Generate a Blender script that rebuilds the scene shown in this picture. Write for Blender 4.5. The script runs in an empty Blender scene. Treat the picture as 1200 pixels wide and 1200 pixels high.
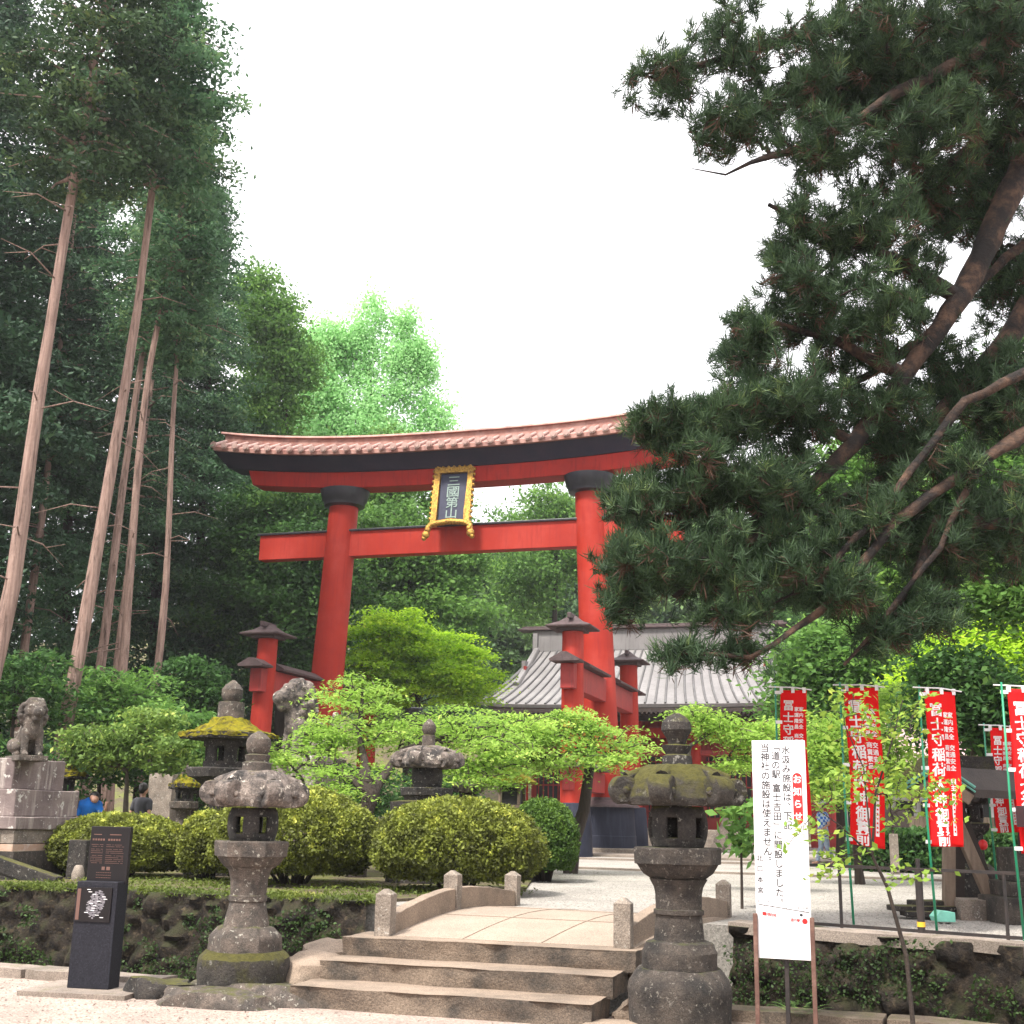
import bpy, bmesh, math, random
import numpy as np
from mathutils import Vector, Matrix, noise
random.seed(7); rng = np.random.default_rng(11)
R = math.radians; PI = math.pi
scene = bpy.context.scene
COL = scene.collection

# ------------------------------------------------------------------ camera model (plain pinhole, used to read off real places)
FPX = 1440.; CAM = np.array([0, 0, 1.6]); PITCH = R(14.0); ROLL = R(1.2)
cF = np.array([0, math.cos(PITCH), math.sin(PITCH)]); cR0 = np.array([1., 0, 0]); cU0 = np.array([0, -math.sin(PITCH), math.cos(PITCH)])
cR = math.cos(ROLL)*cR0+math.sin(ROLL)*cU0; cU = -math.sin(ROLL)*cR0+math.cos(ROLL)*cU0
def ray(x, y): return (x-600)/FPX*cR-(y-600)/FPX*cU+cF
def G(x, y, z):
    d = ray(x, y); return Vector(CAM+d*((z-CAM[2])/d[2]))
def W(x, y, Y):
    d = ray(x, y); return Vector(CAM+d*(Y/d[1]))
cam = bpy.data.cameras.new('camera'); camo = bpy.data.objects.new('camera', cam); COL.objects.link(camo)
m = Matrix.Identity(4)
for i in range(3): m[i][0] = cR[i]; m[i][1] = cU[i]; m[i][2] = -cF[i]; m[i][3] = CAM[i]
camo.matrix_world = m
cam.sensor_width = 36; cam.lens = 36*FPX/1200; cam.clip_end = 3000; scene.camera = camo
T = 0.6                     # height of the shrine terrace above the lane

# ------------------------------------------------------------------ materials
def newmat(name):
    m = bpy.data.materials.new(name); m.use_nodes = True; nt = m.node_tree; nt.nodes.clear()
    out = nt.nodes.new('ShaderNodeOutputMaterial'); return m, nt, out
def N(nt, typ, **kw):
    n = nt.nodes.new(typ)
    for k, v in kw.items():
        if k.startswith('i_'): n.inputs[k[2:].replace('_', ' ')].default_value = v
        else: setattr(n, k, v)
    return n
def L(nt, a, b): nt.links.new(a, b)
def col(c): return (c[0], c[1], c[2], 1)
def mixc(nt, fac, a, b):
    n = nt.nodes.new('ShaderNodeMix'); n.data_type = 'RGBA'
    for s, v in ((n.inputs[0], fac), (n.inputs[6], a), (n.inputs[7], b)):
        if hasattr(v, 'is_linked'): L(nt, v, s)
        else: s.default_value = col(v) if isinstance(v, (tuple, list)) else v
    return n.outputs[2]
def nz(nt, co, scale, detail=5, rough=.6, lo=.35, hi=.65):
    n = N(nt, 'ShaderNodeTexNoise'); n.inputs['Scale'].default_value = scale; n.inputs['Detail'].default_value = detail; n.inputs['Roughness'].default_value = rough
    L(nt, co, n.inputs['Vector'])
    r = N(nt, 'ShaderNodeMapRange'); r.inputs[1].default_value = lo; r.inputs[2].default_value = hi; L(nt, n.outputs[0], r.inputs[0])
    return r.outputs[0], n.outputs[0]
def surf(name, c1, c2, scale=4, rough=.75, bump=.3, bscale=30, c3=None, s3=1.2, f3=(.5, .7), moss=None, mossamt=(.5, .75), lichen=None, lscale=14, metal=0, spec=.4, stretch=None, streak=None, grain=0, coat=0):
    m, nt, out = newmat(name)
    tc = N(nt, 'ShaderNodeTexCoord'); co = tc.outputs['Object']
    if stretch:
        mp = N(nt, 'ShaderNodeMapping'); mp.inputs['Scale'].default_value = stretch; L(nt, co, mp.inputs['Vector']); co = mp.outputs[0]
    f, raw = nz(nt, co, scale); c = mixc(nt, f, c1, c2)
    if c3:
        f, _ = nz(nt, co, s3, 6, .65, *f3); c = mixc(nt, f, c, c3)
    if streak:
        mp = N(nt, 'ShaderNodeMapping'); mp.inputs['Scale'].default_value = (9, 9, .8); L(nt, tc.outputs['Object'], mp.inputs['Vector'])
        f, _ = nz(nt, mp.outputs[0], 1.2, 5, .6, .52, .75); c = mixc(nt, f, c, streak)
    if lichen:
        f, _ = nz(nt, co, lscale, 3, .7, .6, .66); c = mixc(nt, f, c, lichen)
    if grain:
        wn = N(nt, 'ShaderNodeTexVoronoi'); wn.inputs['Scale'].default_value = grain; L(nt, tc.outputs['Object'], wn.inputs['Vector'])
        hs = N(nt, 'ShaderNodeHueSaturation'); mr = N(nt, 'ShaderNodeMapRange'); mr.inputs[3].default_value = .65; mr.inputs[4].default_value = 1.3
        sp = N(nt, 'ShaderNodeSeparateColor'); L(nt, wn.outputs['Color'], sp.inputs[0]); L(nt, sp.outputs[0], mr.inputs[0]); L(nt, mr.outputs[0], hs.inputs['Value']); L(nt, c, hs.inputs['Color']); c = hs.outputs[0]
    if moss:
        g = N(nt, 'ShaderNodeNewGeometry'); sx = N(nt, 'ShaderNodeSeparateXYZ'); L(nt, g.outputs['Normal'], sx.inputs[0])
        f, r_ = nz(nt, co, 7, 6, .7, 0, 1)
        a = N(nt, 'ShaderNodeMath', operation='MULTIPLY_ADD'); a.inputs[1].default_value = .45; L(nt, sx.outputs[2], a.inputs[0]); L(nt, r_, a.inputs[2])
        mr = N(nt, 'ShaderNodeMapRange'); mr.inputs[1].default_value = mossamt[0]; mr.inputs[2].default_value = mossamt[1]; L(nt, a.outputs[0], mr.inputs[0])
        f2, _ = nz(nt, co, 22, 4, .7, .3, .7)
        mc = mixc(nt, f2, tuple(v*.5 for v in moss), moss); c = mixc(nt, mr.outputs[0], c, mc)
    b = N(nt, 'ShaderNodeBsdfPrincipled'); b.inputs['Roughness'].default_value = rough; b.inputs['Metallic'].default_value = metal
    b.inputs['Specular IOR Level'].default_value = spec; b.inputs['Coat Weight'].default_value = coat
    L(nt, c, b.inputs['Base Color'])
    if bump:
        bn = N(nt, 'ShaderNodeTexNoise'); bn.inputs['Scale'].default_value = bscale; bn.inputs['Detail'].default_value = 6; bn.inputs['Roughness'].default_value = .7
        L(nt, tc.outputs['Object'], bn.inputs['Vector'])
        bp = N(nt, 'ShaderNodeBump'); bp.inputs['Strength'].default_value = bump; bp.inputs['Distance'].default_value = .03
        L(nt, bn.outputs[0], bp.inputs['Height']); L(nt, bp.outputs[0], b.inputs['Normal'])
    L(nt, b.outputs[0], out.inputs[0]); return m
def plain(name, c, rough=.6, metal=0, spec=.5, coat=0):
    return surf(name, tuple(v*.85 for v in c), tuple(min(1, v*1.1) for v in c), 6, rough, .05, 60, metal=metal, spec=spec, coat=coat)
def leafmat(name, c1, c2, c3=None, trans=.35, rough=.6, tint=None):
    m, nt, out = newmat(name)
    at = N(nt, 'ShaderNodeAttribute', attribute_name='v')
    cr = N(nt, 'ShaderNodeValToRGB'); e = cr.color_ramp.elements
    e[0].position = 0; e[0].color = col(c1); e[1].position = .75 if c3 else 1; e[1].color = col(c2)
    if c3: k = e.new(1.0); k.color = col(c3)
    L(nt, at.outputs['Fac'], cr.inputs[0])
    d = N(nt, 'ShaderNodeBsdfPrincipled'); d.inputs['Roughness'].default_value = rough; d.inputs['Specular IOR Level'].default_value = .25
    t = N(nt, 'ShaderNodeBsdfTranslucent'); mx = N(nt, 'ShaderNodeMixShader'); mx.inputs[0].default_value = trans
    L(nt, cr.outputs[0], d.inputs['Base Color']); L(nt, cr.outputs[0], t.inputs[0]); L(nt, d.outputs[0], mx.inputs[1]); L(nt, t.outputs[0], mx.inputs[2])
    L(nt, mx.outputs[0], out.inputs[0]); return m

MT = {}
MT['red_beam'] = surf('shaded_side_vermilion', (.38, .022, .014), (.30, .018, .013), 1.4, .6, .08, 25, spec=.2, streak=(.20, .014, .012))  # vermilion copy with the top beam's shade and haze put into its colour
MT['red'] = surf('vermilion_lacquer', (.345, .024, .011), (.30, .018, .009), 1.2, .6, .06, 25, streak=(.26, .016, .012), c3=(.40, .045, .032), s3=.5, f3=(.48, .72), spec=.22)
MT['red_dull'] = surf('aged_vermilion', (.33, .03, .025), (.25, .022, .02), 2, .55, .15, 25, streak=(.12, .02, .018))
MT['navy'] = surf('dark_soffit', (.014, .013, .032), (.026, .017, .036), 2, .6, .15, 20)
MT['black_metal'] = surf('black_lacquer_collar', (.012, .012, .018), (.022, .022, .028), 5, .35, .1, 20)
MT['copper_roof'] = surf('brown_copper_roof', (.30, .13, .10), (.42, .24, .20), 3, .55, .25, 18, c3=(.18, .08, .07), s3=2)
MT['roof_dark'] = surf('dark_bark_roof', (.055, .035, .035), (.09, .06, .06), 6, .7, .4, 22, stretch=(1, 1, 1))
MT['hall_rib'] = surf('roof_seam', (.085, .08, .08), (.12, .115, .115), 2, .5, .1, 20)
MT['hall_roof'] = surf('weathered_copper_roof', (.17, .158, .157), (.22, .207, .203), .8, .5, .1, 12, c3=(.15, .14, .135), s3=.5, streak=(.13, .12, .118))
MT['base_slate'] = surf('black_metal_foot', (.016, .018, .030), (.026, .028, .044), 1.5, .7, .1, 20, spec=.15, streak=(.035, .038, .055))
MT['tile_pale'] = surf('pale_copper_tile', (.46, .32, .28), (.36, .22, .19), 4, .6, .3, 20, c3=(.24, .12, .10), s3=3)
MT['bank'] = surf('brown_bank_soil', (.17, .125, .095), (.11, .082, .062), 3, .95, .6, 60, c3=(.08, .075, .035), s3=2, grain=60)
MT['gold'] = surf('gilded_wood', (.55, .33, .07), (.42, .23, .045), 14, .42, .6, 50, metal=.7, c3=(.20, .10, .03), s3=15, f3=(.45, .62))
MT['plaque'] = surf('plaque_board', (.016, .018, .045), (.024, .026, .06), 4, .5, .1, 20)
MT['plaque_letter'] = surf('plaque_lettering', (.25, .33, .30), (.16, .22, .20), 30, .45, .2, 40)
MT['stone'] = surf('weathered_stone', (.125, .098, .08), (.055, .046, .039), 9, .9, .6, 45, c3=(.036, .032, .03), s3=3, f3=(.5, .7), moss=(.085, .085, .02), mossamt=(.86, 1.05), lichen=(.28, .26, .22), lscale=20, grain=140)
MT['stone_dark'] = surf('dark_mossy_stone', (.050, .042, .036), (.024, .021, .02), 9, .92, .7, 40, c3=(.016, .015, .014), s3=4, f3=(.48, .62), moss=(.10, .095, .02), mossamt=(.78, .95), lichen=(.17, .16, .14), lscale=22, grain=120)
MT['stone_shaft'] = surf('grey_brown_stone', (.080, .064, .052), (.030, .025, .022), 5, .9, .8, 40, c3=(.016, .015, .014), s3=3.2, f3=(.48, .68), moss=(.07, .075, .02), mossamt=(.9, 1.1), lichen=(.15, .135, .115), lscale=24, grain=150)
MT['stone_scale'] = surf('flaking_stone_roof', (.21, .17, .145), (.09, .075, .067), 8, .95, .9, 18, c3=(.04, .036, .034), s3=5, f3=(.47, .6), moss=(.12, .10, .025), mossamt=(.93, 1.08), lichen=(.45, .40, .34), lscale=9, grain=90)
MT['stone_moss'] = surf('moss_covered_stone', (.055, .047, .04), (.028, .025, .022), 9, .95, .9, 30, c3=(.2, .19, .17), s3=10, f3=(.6, .66), moss=(.085, .078, .015), mossamt=(.50, .78), grain=100)
MT['moss_thick'] = surf('thick_yellow_moss', (.27, .23, .022), (.13, .125, .018), 12, 1, 1, 70, c3=(.085, .065, .025), s3=6, f3=(.5, .65), spec=.05)
MT['stone_light'] = surf('pale_stone', (.26, .215, .175), (.165, .135, .11), 6, .88, .5, 40, c3=(.10, .085, .075), s3=2.5, f3=(.52, .72), lichen=(.34, .31, .27), lscale=22, grain=130, moss=(.12, .11, .03), mossamt=(.95, 1.1))
MT['stone_step'] = surf('worn_step_stone', (.29, .22, .165), (.21, .16, .12), 3, .9, .45, 60, c3=(.14, .11, .085), s3=1.6, f3=(.55, .75), grain=170, moss=(.10, .10, .03), mossamt=(1.05, 1.3))
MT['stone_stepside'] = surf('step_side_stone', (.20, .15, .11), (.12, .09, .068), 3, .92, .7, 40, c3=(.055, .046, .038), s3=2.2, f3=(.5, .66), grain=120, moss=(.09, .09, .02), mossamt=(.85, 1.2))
MT['deck'] = surf('bridge_paving', (.32, .25, .195), (.26, .205, .16), 2, .88, .2, 60, c3=(.25, .2, .155), s3=1.2, f3=(.55, .8), grain=160)
MT['plinth'] = surf('stained_plinth_stone', (.23, .18, .165), (.12, .09, .088), 2.2, .88, .4, 40, streak=(.42, .37, .33), lichen=(.5, .47, .43), lscale=8, moss=(.18, .16, .03), mossamt=(1.0, 1.15))
MT['plinth_rust'] = surf('rust_stained_plinth_stone', (.42, .34, .27), (.36, .16, .08), 3, .88, .3, 40, c3=(.5, .45, .4), s3=3, f3=(.5, .62))
MT['wall'] = surf('mossy_wall_stone', (.038, .027, .018), (.010, .008, .007), 9, .95, 1, 30, c3=(.080, .058, .036), s3=13, f3=(.54, .66), moss=(.040, .044, .012), mossamt=(.52, .95), grain=45)
MT['gravel'] = surf('pale_gravel', (.345, .32, .285), (.26, .24, .215), 1.0, .95, .6, 90, c3=(.28, .255, .23), s3=.35, f3=(.5, .8), grain=55)
MT['lane'] = surf('pinkish_sand_ground', (.41, .32, .27), (.31, .24, .205), 1.3, .95, .5, 90, c3=(.24, .19, .16), s3=.7, f3=(.45, .75), grain=70)
MT['bed'] = surf('planting_soil', (.12, .09, .055), (.07, .055, .035), 5, 1, .8, 40, c3=(.12, .13, .03), s3=1.5, f3=(.45, .6), grain=60)
MT['kerb'] = surf('kerb_stone', (.28, .23, .19), (.19, .155, .13), 3, .9, .4, 60, c3=(.15, .125, .1), s3=1.2, grain=150, moss=(.13, .12, .03), mossamt=(1.0, 1.2))
MT['mud'] = surf('channel_mud', (.035, .028, .02), (.02, .016, .012), 3, .7, .5, 30)
MT['bark_red'] = surf('cedar_bark', (.20, .125, .10), (.33, .225, .185), 3, .9, .9, 20, stretch=(7, 7, .5), c3=(.07, .043, .034), s3=2.2)
MT['bark_dark'] = surf('dark_bark', (.028, .02, .016), (.05, .036, .028), 4, .9, .8, 25, stretch=(5, 5, 1))
MT['bark_limb'] = surf('reddish_limb_bark', (.032, .020, .015), (.12, .068, .044), 9, .9, 1, 26, c3=(.014, .011, .010), s3=3.2, f3=(.42, .58))
MT['bark_grey'] = surf('grey_bark', (.11, .09, .07), (.06, .048, .038), 5, .9, .7, 25)
MT['black_granite'] = surf('black_granite', (.009, .009, .013), (.018, .018, .025), 60, .6, .02, 60, spec=.2, lichen=(.03, .03, .04), lscale=70)
MT['gloss_black'] = plain('gloss_black_panel', (.008, .006, .007), .4, spec=.3)
MT['black_iron'] = surf('black_iron', (.018, .015, .015), (.035, .025, .022), 8, .5, .2, 40)
MT['copper_letter'] = plain('copper_lettering', (.13, .065, .05), .6)
MT['map_grey'] = surf('etched_relief', (.30, .28, .30), (.14, .13, .15), 30, .7, .2, 60)
MT['white_paint'] = surf('white_sign_paint', (.84, .82, .84), (.80, .78, .81), 1.5, .4, .02, 30, c3=(.60, .61, .60), s3=2.6, f3=(.52, .8))
MT['ink'] = plain('black_ink', (.012, .012, .014), .5)
MT['sign_red'] = plain('sign_red', (.62, .012, .012), .5)
MT['letter_white'] = plain('white_lettering', (.82, .78, .78), .6)
MT['rust_post'] = surf('rusty_post', (.15, .075, .055), (.10, .05, .038), 9, .7, .3, 40, c3=(.22, .13, .10), s3=6)
MT['green_pole'] = plain('green_pole', (.015, .24, .12), .35)
MT['cloth_white'] = plain('white_tab', (.78, .76, .76), .8)
MT['wood_grey'] = surf('weathered_timber', (.20, .15, .11), (.13, .095, .07), 3, .85, .4, 30, stretch=(6, 6, .8))
MT['wood_dark'] = surf('dark_timber', (.045, .032, .026), (.028, .02, .017), 3, .8, .4, 30)
MT['verdigris'] = plain('verdigris_copper', (.10, .30, .24), .55)
MT['mint'] = plain('mint_paint', (.22, .62, .48), .45)
MT['yellow'] = plain('yellow_band', (.75, .42, .03), .5)
MT['pink_roof'] = surf('pinkish_sheet_roof', (.52, .33, .33), (.45, .29, .30), 1.5, .5, .05, 20)
MT['blue_shirt'] = plain('blue_shirt', (.01, .17, .62), .85)
MT['skin'] = plain('skin', (.50, .27, .19), .5)
MT['hair'] = plain('black_hair', (.015, .012, .012), .5)
MT['denim'] = surf('pale_jeans', (.25, .31, .42), (.35, .42, .52), 12, .9, .2, 60)
MT['trousers'] = plain('dark_trousers', (.05, .05, .06), .9)
MT['window_dark'] = plain('dark_opening', (.010, .009, .010), .6)
MT['stone_pole'] = MT['stone_light']

# cloth with translucency
def clothmat(name, c, tr=.25):
    m, nt, out = newmat(name)
    d = N(nt, 'ShaderNodeBsdfPrincipled'); d.inputs['Roughness'].default_value = .75; d.inputs['Base Color'].default_value = col(c); d.inputs['Specular IOR Level'].default_value = .2
    t = N(nt, 'ShaderNodeBsdfTranslucent'); t.inputs[0].default_value = col(c); mx = N(nt, 'ShaderNodeMixShader'); mx.inputs[0].default_value = tr
    L(nt, d.outputs[0], mx.inputs[1]); L(nt, t.outputs[0], mx.inputs[2]); L(nt, mx.outputs[0], out.inputs[0]); return m
MT['banner'] = clothmat('red_banner_cloth', (.80, .010, .012))
def plaid():
    m, nt, out = newmat('blue_plaid_cloth')
    tc = N(nt, 'ShaderNodeTexCoord'); ck = N(nt, 'ShaderNodeTexChecker'); ck.inputs['Scale'].default_value = 14
    ck.inputs[1].default_value = col((.03, .14, .5)); ck.inputs[2].default_value = col((.5, .6, .75)); L(nt, tc.outputs['Object'], ck.inputs[0])
    b = N(nt, 'ShaderNodeBsdfPrincipled'); b.inputs['Roughness'].default_value = .9; L(nt, ck.outputs[0], b.inputs['Base Color']); L(nt, b.outputs[0], out.inputs[0]); return m
MT['plaid'] = plaid()

# ------------------------------------------------------------------ object helpers
MW = {}       # accumulated placement of every empty, so parts can be written in world coordinates
def tag(o, label=None, cat=None, group=None, kind=None):
    if label: o['label'] = label
    if cat: o['category'] = cat
    if group: o['group'] = group
    if kind: o['kind'] = kind
    return o
def thing(name, label, cat, loc=(0, 0, 0), rz=0, group=None):
    o = bpy.data.objects.new(name, None); COL.objects.link(o); o.empty_display_size = .2
    o.location = loc; o.rotation_euler = (0, 0, rz); MW[o] = Matrix.Translation(Vector(loc)) @ Matrix.Rotation(rz, 4, 'Z')
    return tag(o, label, cat, group)
class MB:
    def __init__(s): s.v = []; s.f = []
    def add(s, vs, fs):
        n = len(s.v); s.v += [Vector(v) for v in vs]; s.f += [tuple(i+n for i in f) for f in fs]; return s
    def box(s, c, d, rz=0, M=None, taper=1, bev=0):
        hx, hy, hz = d[0]/2, d[1]/2, d[2]/2
        vs = [Vector((x*(taper if z > 0 else 1), y*(taper if z > 0 else 1), z)) for z in (-hz, hz) for x, y in ((-hx, -hy), (hx, -hy), (hx, hy), (-hx, hy))]
        mm = Matrix.Translation(Vector(c)) @ (M if M else Matrix.Rotation(rz, 4, 'Z'))
        return s.add([mm @ v for v in vs], [(3, 2, 1, 0), (4, 5, 6, 7), (0, 1, 5, 4), (1, 2, 6, 5), (2, 3, 7, 6), (3, 0, 4, 7)])
    def bar(s, a, b, w, h=None, up=(0, 0, 1)):
        a = Vector(a); b = Vector(b); d = (b-a); l = d.length; d.normalize(); h = h or w
        x = d.cross(Vector(up));
        if x.length < 1e-3: x = d.cross(Vector((0, 1, 0)))
        x.normalize(); z = x.cross(d)
        vs = [p+x*sx*w/2+z*sz*h/2 for p in (a, b) for sx, sz in ((-1, -1), (1, -1), (1, 1), (-1, 1))]
        return s.add(vs, [(3, 2, 1, 0), (4, 5, 6, 7), (0, 1, 5, 4), (1, 2, 6, 5), (2, 3, 7, 6), (3, 0, 4, 7)])
    def tube(s, pts, rad, n=8, cap=True):
        pts = [Vector(p) for p in pts]
        if not isinstance(rad, (list, tuple)): rad = [rad]*len(pts)
        vs = []; fs = []; ref = None
        for i, p in enumerate(pts):
            d = (pts[min(i+1, len(pts)-1)]-pts[max(i-1, 0)])
            if d.length < 1e-9: d = Vector((0, 0, 1))
            d.normalize()
            if ref is None: ref = Vector((1, 0, 0)) if abs(d.x) < .8 else Vector((0, 1, 0))
            x = (ref-d*ref.dot(d)).normalized(); y = d.cross(x); ref = x
            vs += [p+(x*math.cos(2*PI*k/n)+y*math.sin(2*PI*k/n))*rad[i] for k in range(n)]
        for i in range(len(pts)-1):
            fs += [(i*n+k, i*n+(k+1) % n, (i+1)*n+(k+1) % n, (i+1)*n+k) for k in range(n)]
        if cap: fs += [tuple(range(n-1, -1, -1)), tuple((len(pts)-1)*n+k for k in range(n))]
        return s.add(vs, fs)
    def lathe(s, prof, n=24, c=(0, 0, 0), rot=0, cap=True, fn=None):
        c = Vector(c); vs = []; fs = []
        for i, (r, z) in enumerate(prof):
            for k in range(n):
                a = rot+2*PI*k/n; rr = r*(fn(a, i) if fn else 1)
                vs.append(c+Vector((rr*math.cos(a), rr*math.sin(a), z)))
        for i in range(len(prof)-1):
            fs += [(i*n+k, i*n+(k+1) % n, (i+1)*n+(k+1) % n, (i+1)*n+k) for k in range(n)]
        if cap: fs += [tuple(range(n-1, -1, -1)), tuple((len(prof)-1)*n+k for k in range(n))]
        return s.add(vs, fs)
    def ball(s, c, r, sc=(1, 1, 1), n=12, M=None):
        prof = [(r*math.sin(PI*(i+.01)/(n+.02)), -r*math.cos(PI*(i+.01)/(n+.02))) for i in range(n+1)]
        t = MB(); t.lathe(prof, n*2)
        mm = Matrix.Translation(Vector(c)) @ (M or Matrix.Identity(4)) @ Matrix.Diagonal((sc[0], sc[1], sc[2], 1))
        return s.add([mm @ v for v in t.v], t.f)
    def loft(s, secs, closed=True, caps=True):
        n = len(secs[0]); vs = [v for sec in secs for v in sec]; fs = []
        for i in range(len(secs)-1):
            for k in range(n if closed else n-1):
                fs.append((i*n+k, i*n+(k+1) % n, (i+1)*n+(k+1) % n, (i+1)*n+k))
        if caps and closed: fs += [tuple(range(n-1, -1, -1)), tuple((len(secs)-1)*n+k for k in range(n))]
        return s.add(vs, fs)
    def prism(s, poly, z0, z1):
        n = len(poly); vs = [(p[0], p[1], z0) for p in poly]+[(p[0], p[1], z1) for p in poly]
        return s.add(vs, [tuple(range(n-1, -1, -1)), tuple(range(n, 2*n))]+[(k, (k+1) % n, n+(k+1) % n, n+k) for k in range(n)])
    def xf(s, M):
        s.v = [M @ v for v in s.v]; return s
    def jit(s, a, sc=3, seed=0):
        o = Vector((seed*7.3, seed*3.1, seed*1.7))
        s.v = [v+noise.noise_vector(v*sc+o)*a for v in s.v]; return s
    def sub(s, n=1):
        """cut every face into finer ones so that jitter gives real relief"""
        bm = bmesh.new(); vv = [bm.verts.new(v) for v in s.v]
        for f in s.f:
            try: bm.faces.new([vv[i] for i in f])
            except ValueError: pass
        bmesh.ops.remove_doubles(bm, verts=bm.verts, dist=1e-5)
        bmesh.ops.subdivide_edges(bm, edges=bm.edges, cuts=n, use_grid_fill=True)
        bm.verts.index_update(); s.v = [v.co.copy() for v in bm.verts]; s.f = [tuple(v.index for v in f.verts) for f in bm.faces]; bm.free(); return s
def mesh_obj(name, me, mat, parent=None, world=False, rootm=None):
    if mat: me.materials.append(mat)
    o = bpy.data.objects.new(name, me); COL.objects.link(o)
    if parent:
        o.parent = parent; MW[o] = MW.get(parent, Matrix.Identity(4))
        if world: me.transform(MW[o].inverted())
    return o
def build(mb, name, mat, parent=None, world=False, smooth=False, bevel=0, angle=40, solid=0, sub=0, remesh=0, bseg=2):
    me = bpy.data.meshes.new(name); me.from_pydata([tuple(v) for v in mb.v], [], mb.f); me.update()
    o = mesh_obj(name, me, MT[mat] if isinstance(mat, str) else mat, parent, world)
    if smooth:
        me.polygons.foreach_set('use_smooth', [True]*len(me.polygons))
        if not remesh and angle < 180: me.set_sharp_from_angle(angle=R(angle))
    if solid: md = o.modifiers.new('s', 'SOLIDIFY'); md.thickness = solid; md.offset = 0
    if bevel: md = o.modifiers.new('b', 'BEVEL'); md.width = bevel; md.segments = bseg; md.limit_method = 'ANGLE'; md.angle_limit = R(35)
    if remesh:
        md = o.modifiers.new('r', 'REMESH'); md.mode = 'VOXEL'; md.voxel_size = remesh; md.use_smooth_shade = True
        sm = o.modifiers.new('m', 'SMOOTH'); sm.factor = .5; sm.iterations = 3
    if sub: md = o.modifiers.new('u', 'SUBSURF'); md.levels = sub; md.render_levels = sub
    return o
def solo(mb, name, mat, label, cat, group=None, kind=None, **kw):
    """a thing that is one mesh; its origin goes to the middle of its foot"""
    xs = [v.x for v in mb.v]; ys = [v.y for v in mb.v]; zs = [v.z for v in mb.v]
    c = Vector(((min(xs)+max(xs))/2, (min(ys)+max(ys))/2, min(zs)))
    mb.v = [v-c for v in mb.v]; o = build(mb, name, mat, **kw); o.location = c; return tag(o, label, cat, group, kind)
def struct(mb, name, mat, **kw):
    o = build(mb, name, mat, **kw); o['kind'] = 'structure'; return o
def copy_tree(o, parent=None):
    c = o.copy(); COL.objects.link(c); c.parent = parent
    MW[c] = MW.get(o, Matrix.Identity(4))
    for ch in list(o.children): copy_tree(ch, c)
    return c
def npmesh(name, V, nper, v=None):
    """polygons of nper corners each, straight from an array (n, nper, 3)"""
    V = np.asarray(V, dtype=np.float32); n = V.shape[0]; me = bpy.data.meshes.new(name)
    me.vertices.add(n*nper); me.vertices.foreach_set('co', V.reshape(-1))
    me.loops.add(n*nper); me.loops.foreach_set('vertex_index', np.arange(n*nper, dtype=np.int32))
    me.polygons.add(n); me.polygons.foreach_set('loop_start', np.arange(n, dtype=np.int32)*nper)
    try: me.polygons.foreach_set('loop_total', np.full(n, nper, dtype=np.int32))
    except Exception: pass
    me.update(calc_edges=True)
    if v is not None:
        at = me.attributes.new('v', 'FLOAT', 'FACE'); at.data.foreach_set('value', np.clip(v, 0, 1).astype(np.float32))
    return me

# ------------------------------------------------------------------ lettering
_gl = {}
def glyph(ch, bold=0):
    k = (ch, bold)
    if k in _gl: return _gl[k]
    cu = bpy.data.curves.new('g', 'FONT'); cu.body = ch; cu.size = 1; cu.offset = bold; cu.resolution_u = 3
    o = bpy.data.objects.new('g', cu); COL.objects.link(o); bpy.context.view_layer.update()
    ev = o.evaluated_get(bpy.context.evaluated_depsgraph_get()); me = ev.to_mesh()
    vs = [(v.co.x, v.co.y) for v in me.vertices]; fs = [tuple(p.vertices) for p in me.polygons]
    ev.to_mesh_clear(); bpy.data.objects.remove(o); bpy.data.curves.remove(cu); _gl[k] = (vs, fs); return _gl[k]
def _ref():
    vs, _ = glyph('国'); xs = [v[0] for v in vs]; ys = [v[1] for v in vs]
    return (min(xs)+max(xs))/2, (min(ys)+max(ys))/2, max(max(xs)-min(xs), max(ys)-min(ys))
REF = _ref()
def letters(mb, items, bold=0, sx=1, heavy=0):
    """items: (character, x, z, size) laid in the plane y = 0, reading from -y"""
    for ch, x, z, s in items:
        vs, fs = glyph(ch, bold); k = s*.92/REF[2]; out = []
        for (a, b) in vs:
            a = (a-REF[0])*k; b = (b-REF[1])*k
            if ch in '「」': a, b = b, -a
            if ch in '、。': a += s*.55; b += s*.55
            out.append((x+a*sx, 0, z+b))
        if heavy:
            h_ = heavy*s
            for i_, (ox, oz) in enumerate(((-1, -1), (1, -1), (1, 1), (-1, 1))): mb.add([(a+ox*h_, -.00025*i_, b+oz*h_) for a, _, b in out], fs)
        else: mb.add(out, fs)
    return mb
def column(text, x, ztop, size, pitch):
    r = []
    z = ztop-pitch/2
    for ch in text:
        if ch == ' ': z -= pitch*.45; continue
        r.append((ch, x, z, size)); z -= pitch
    return r

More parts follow.
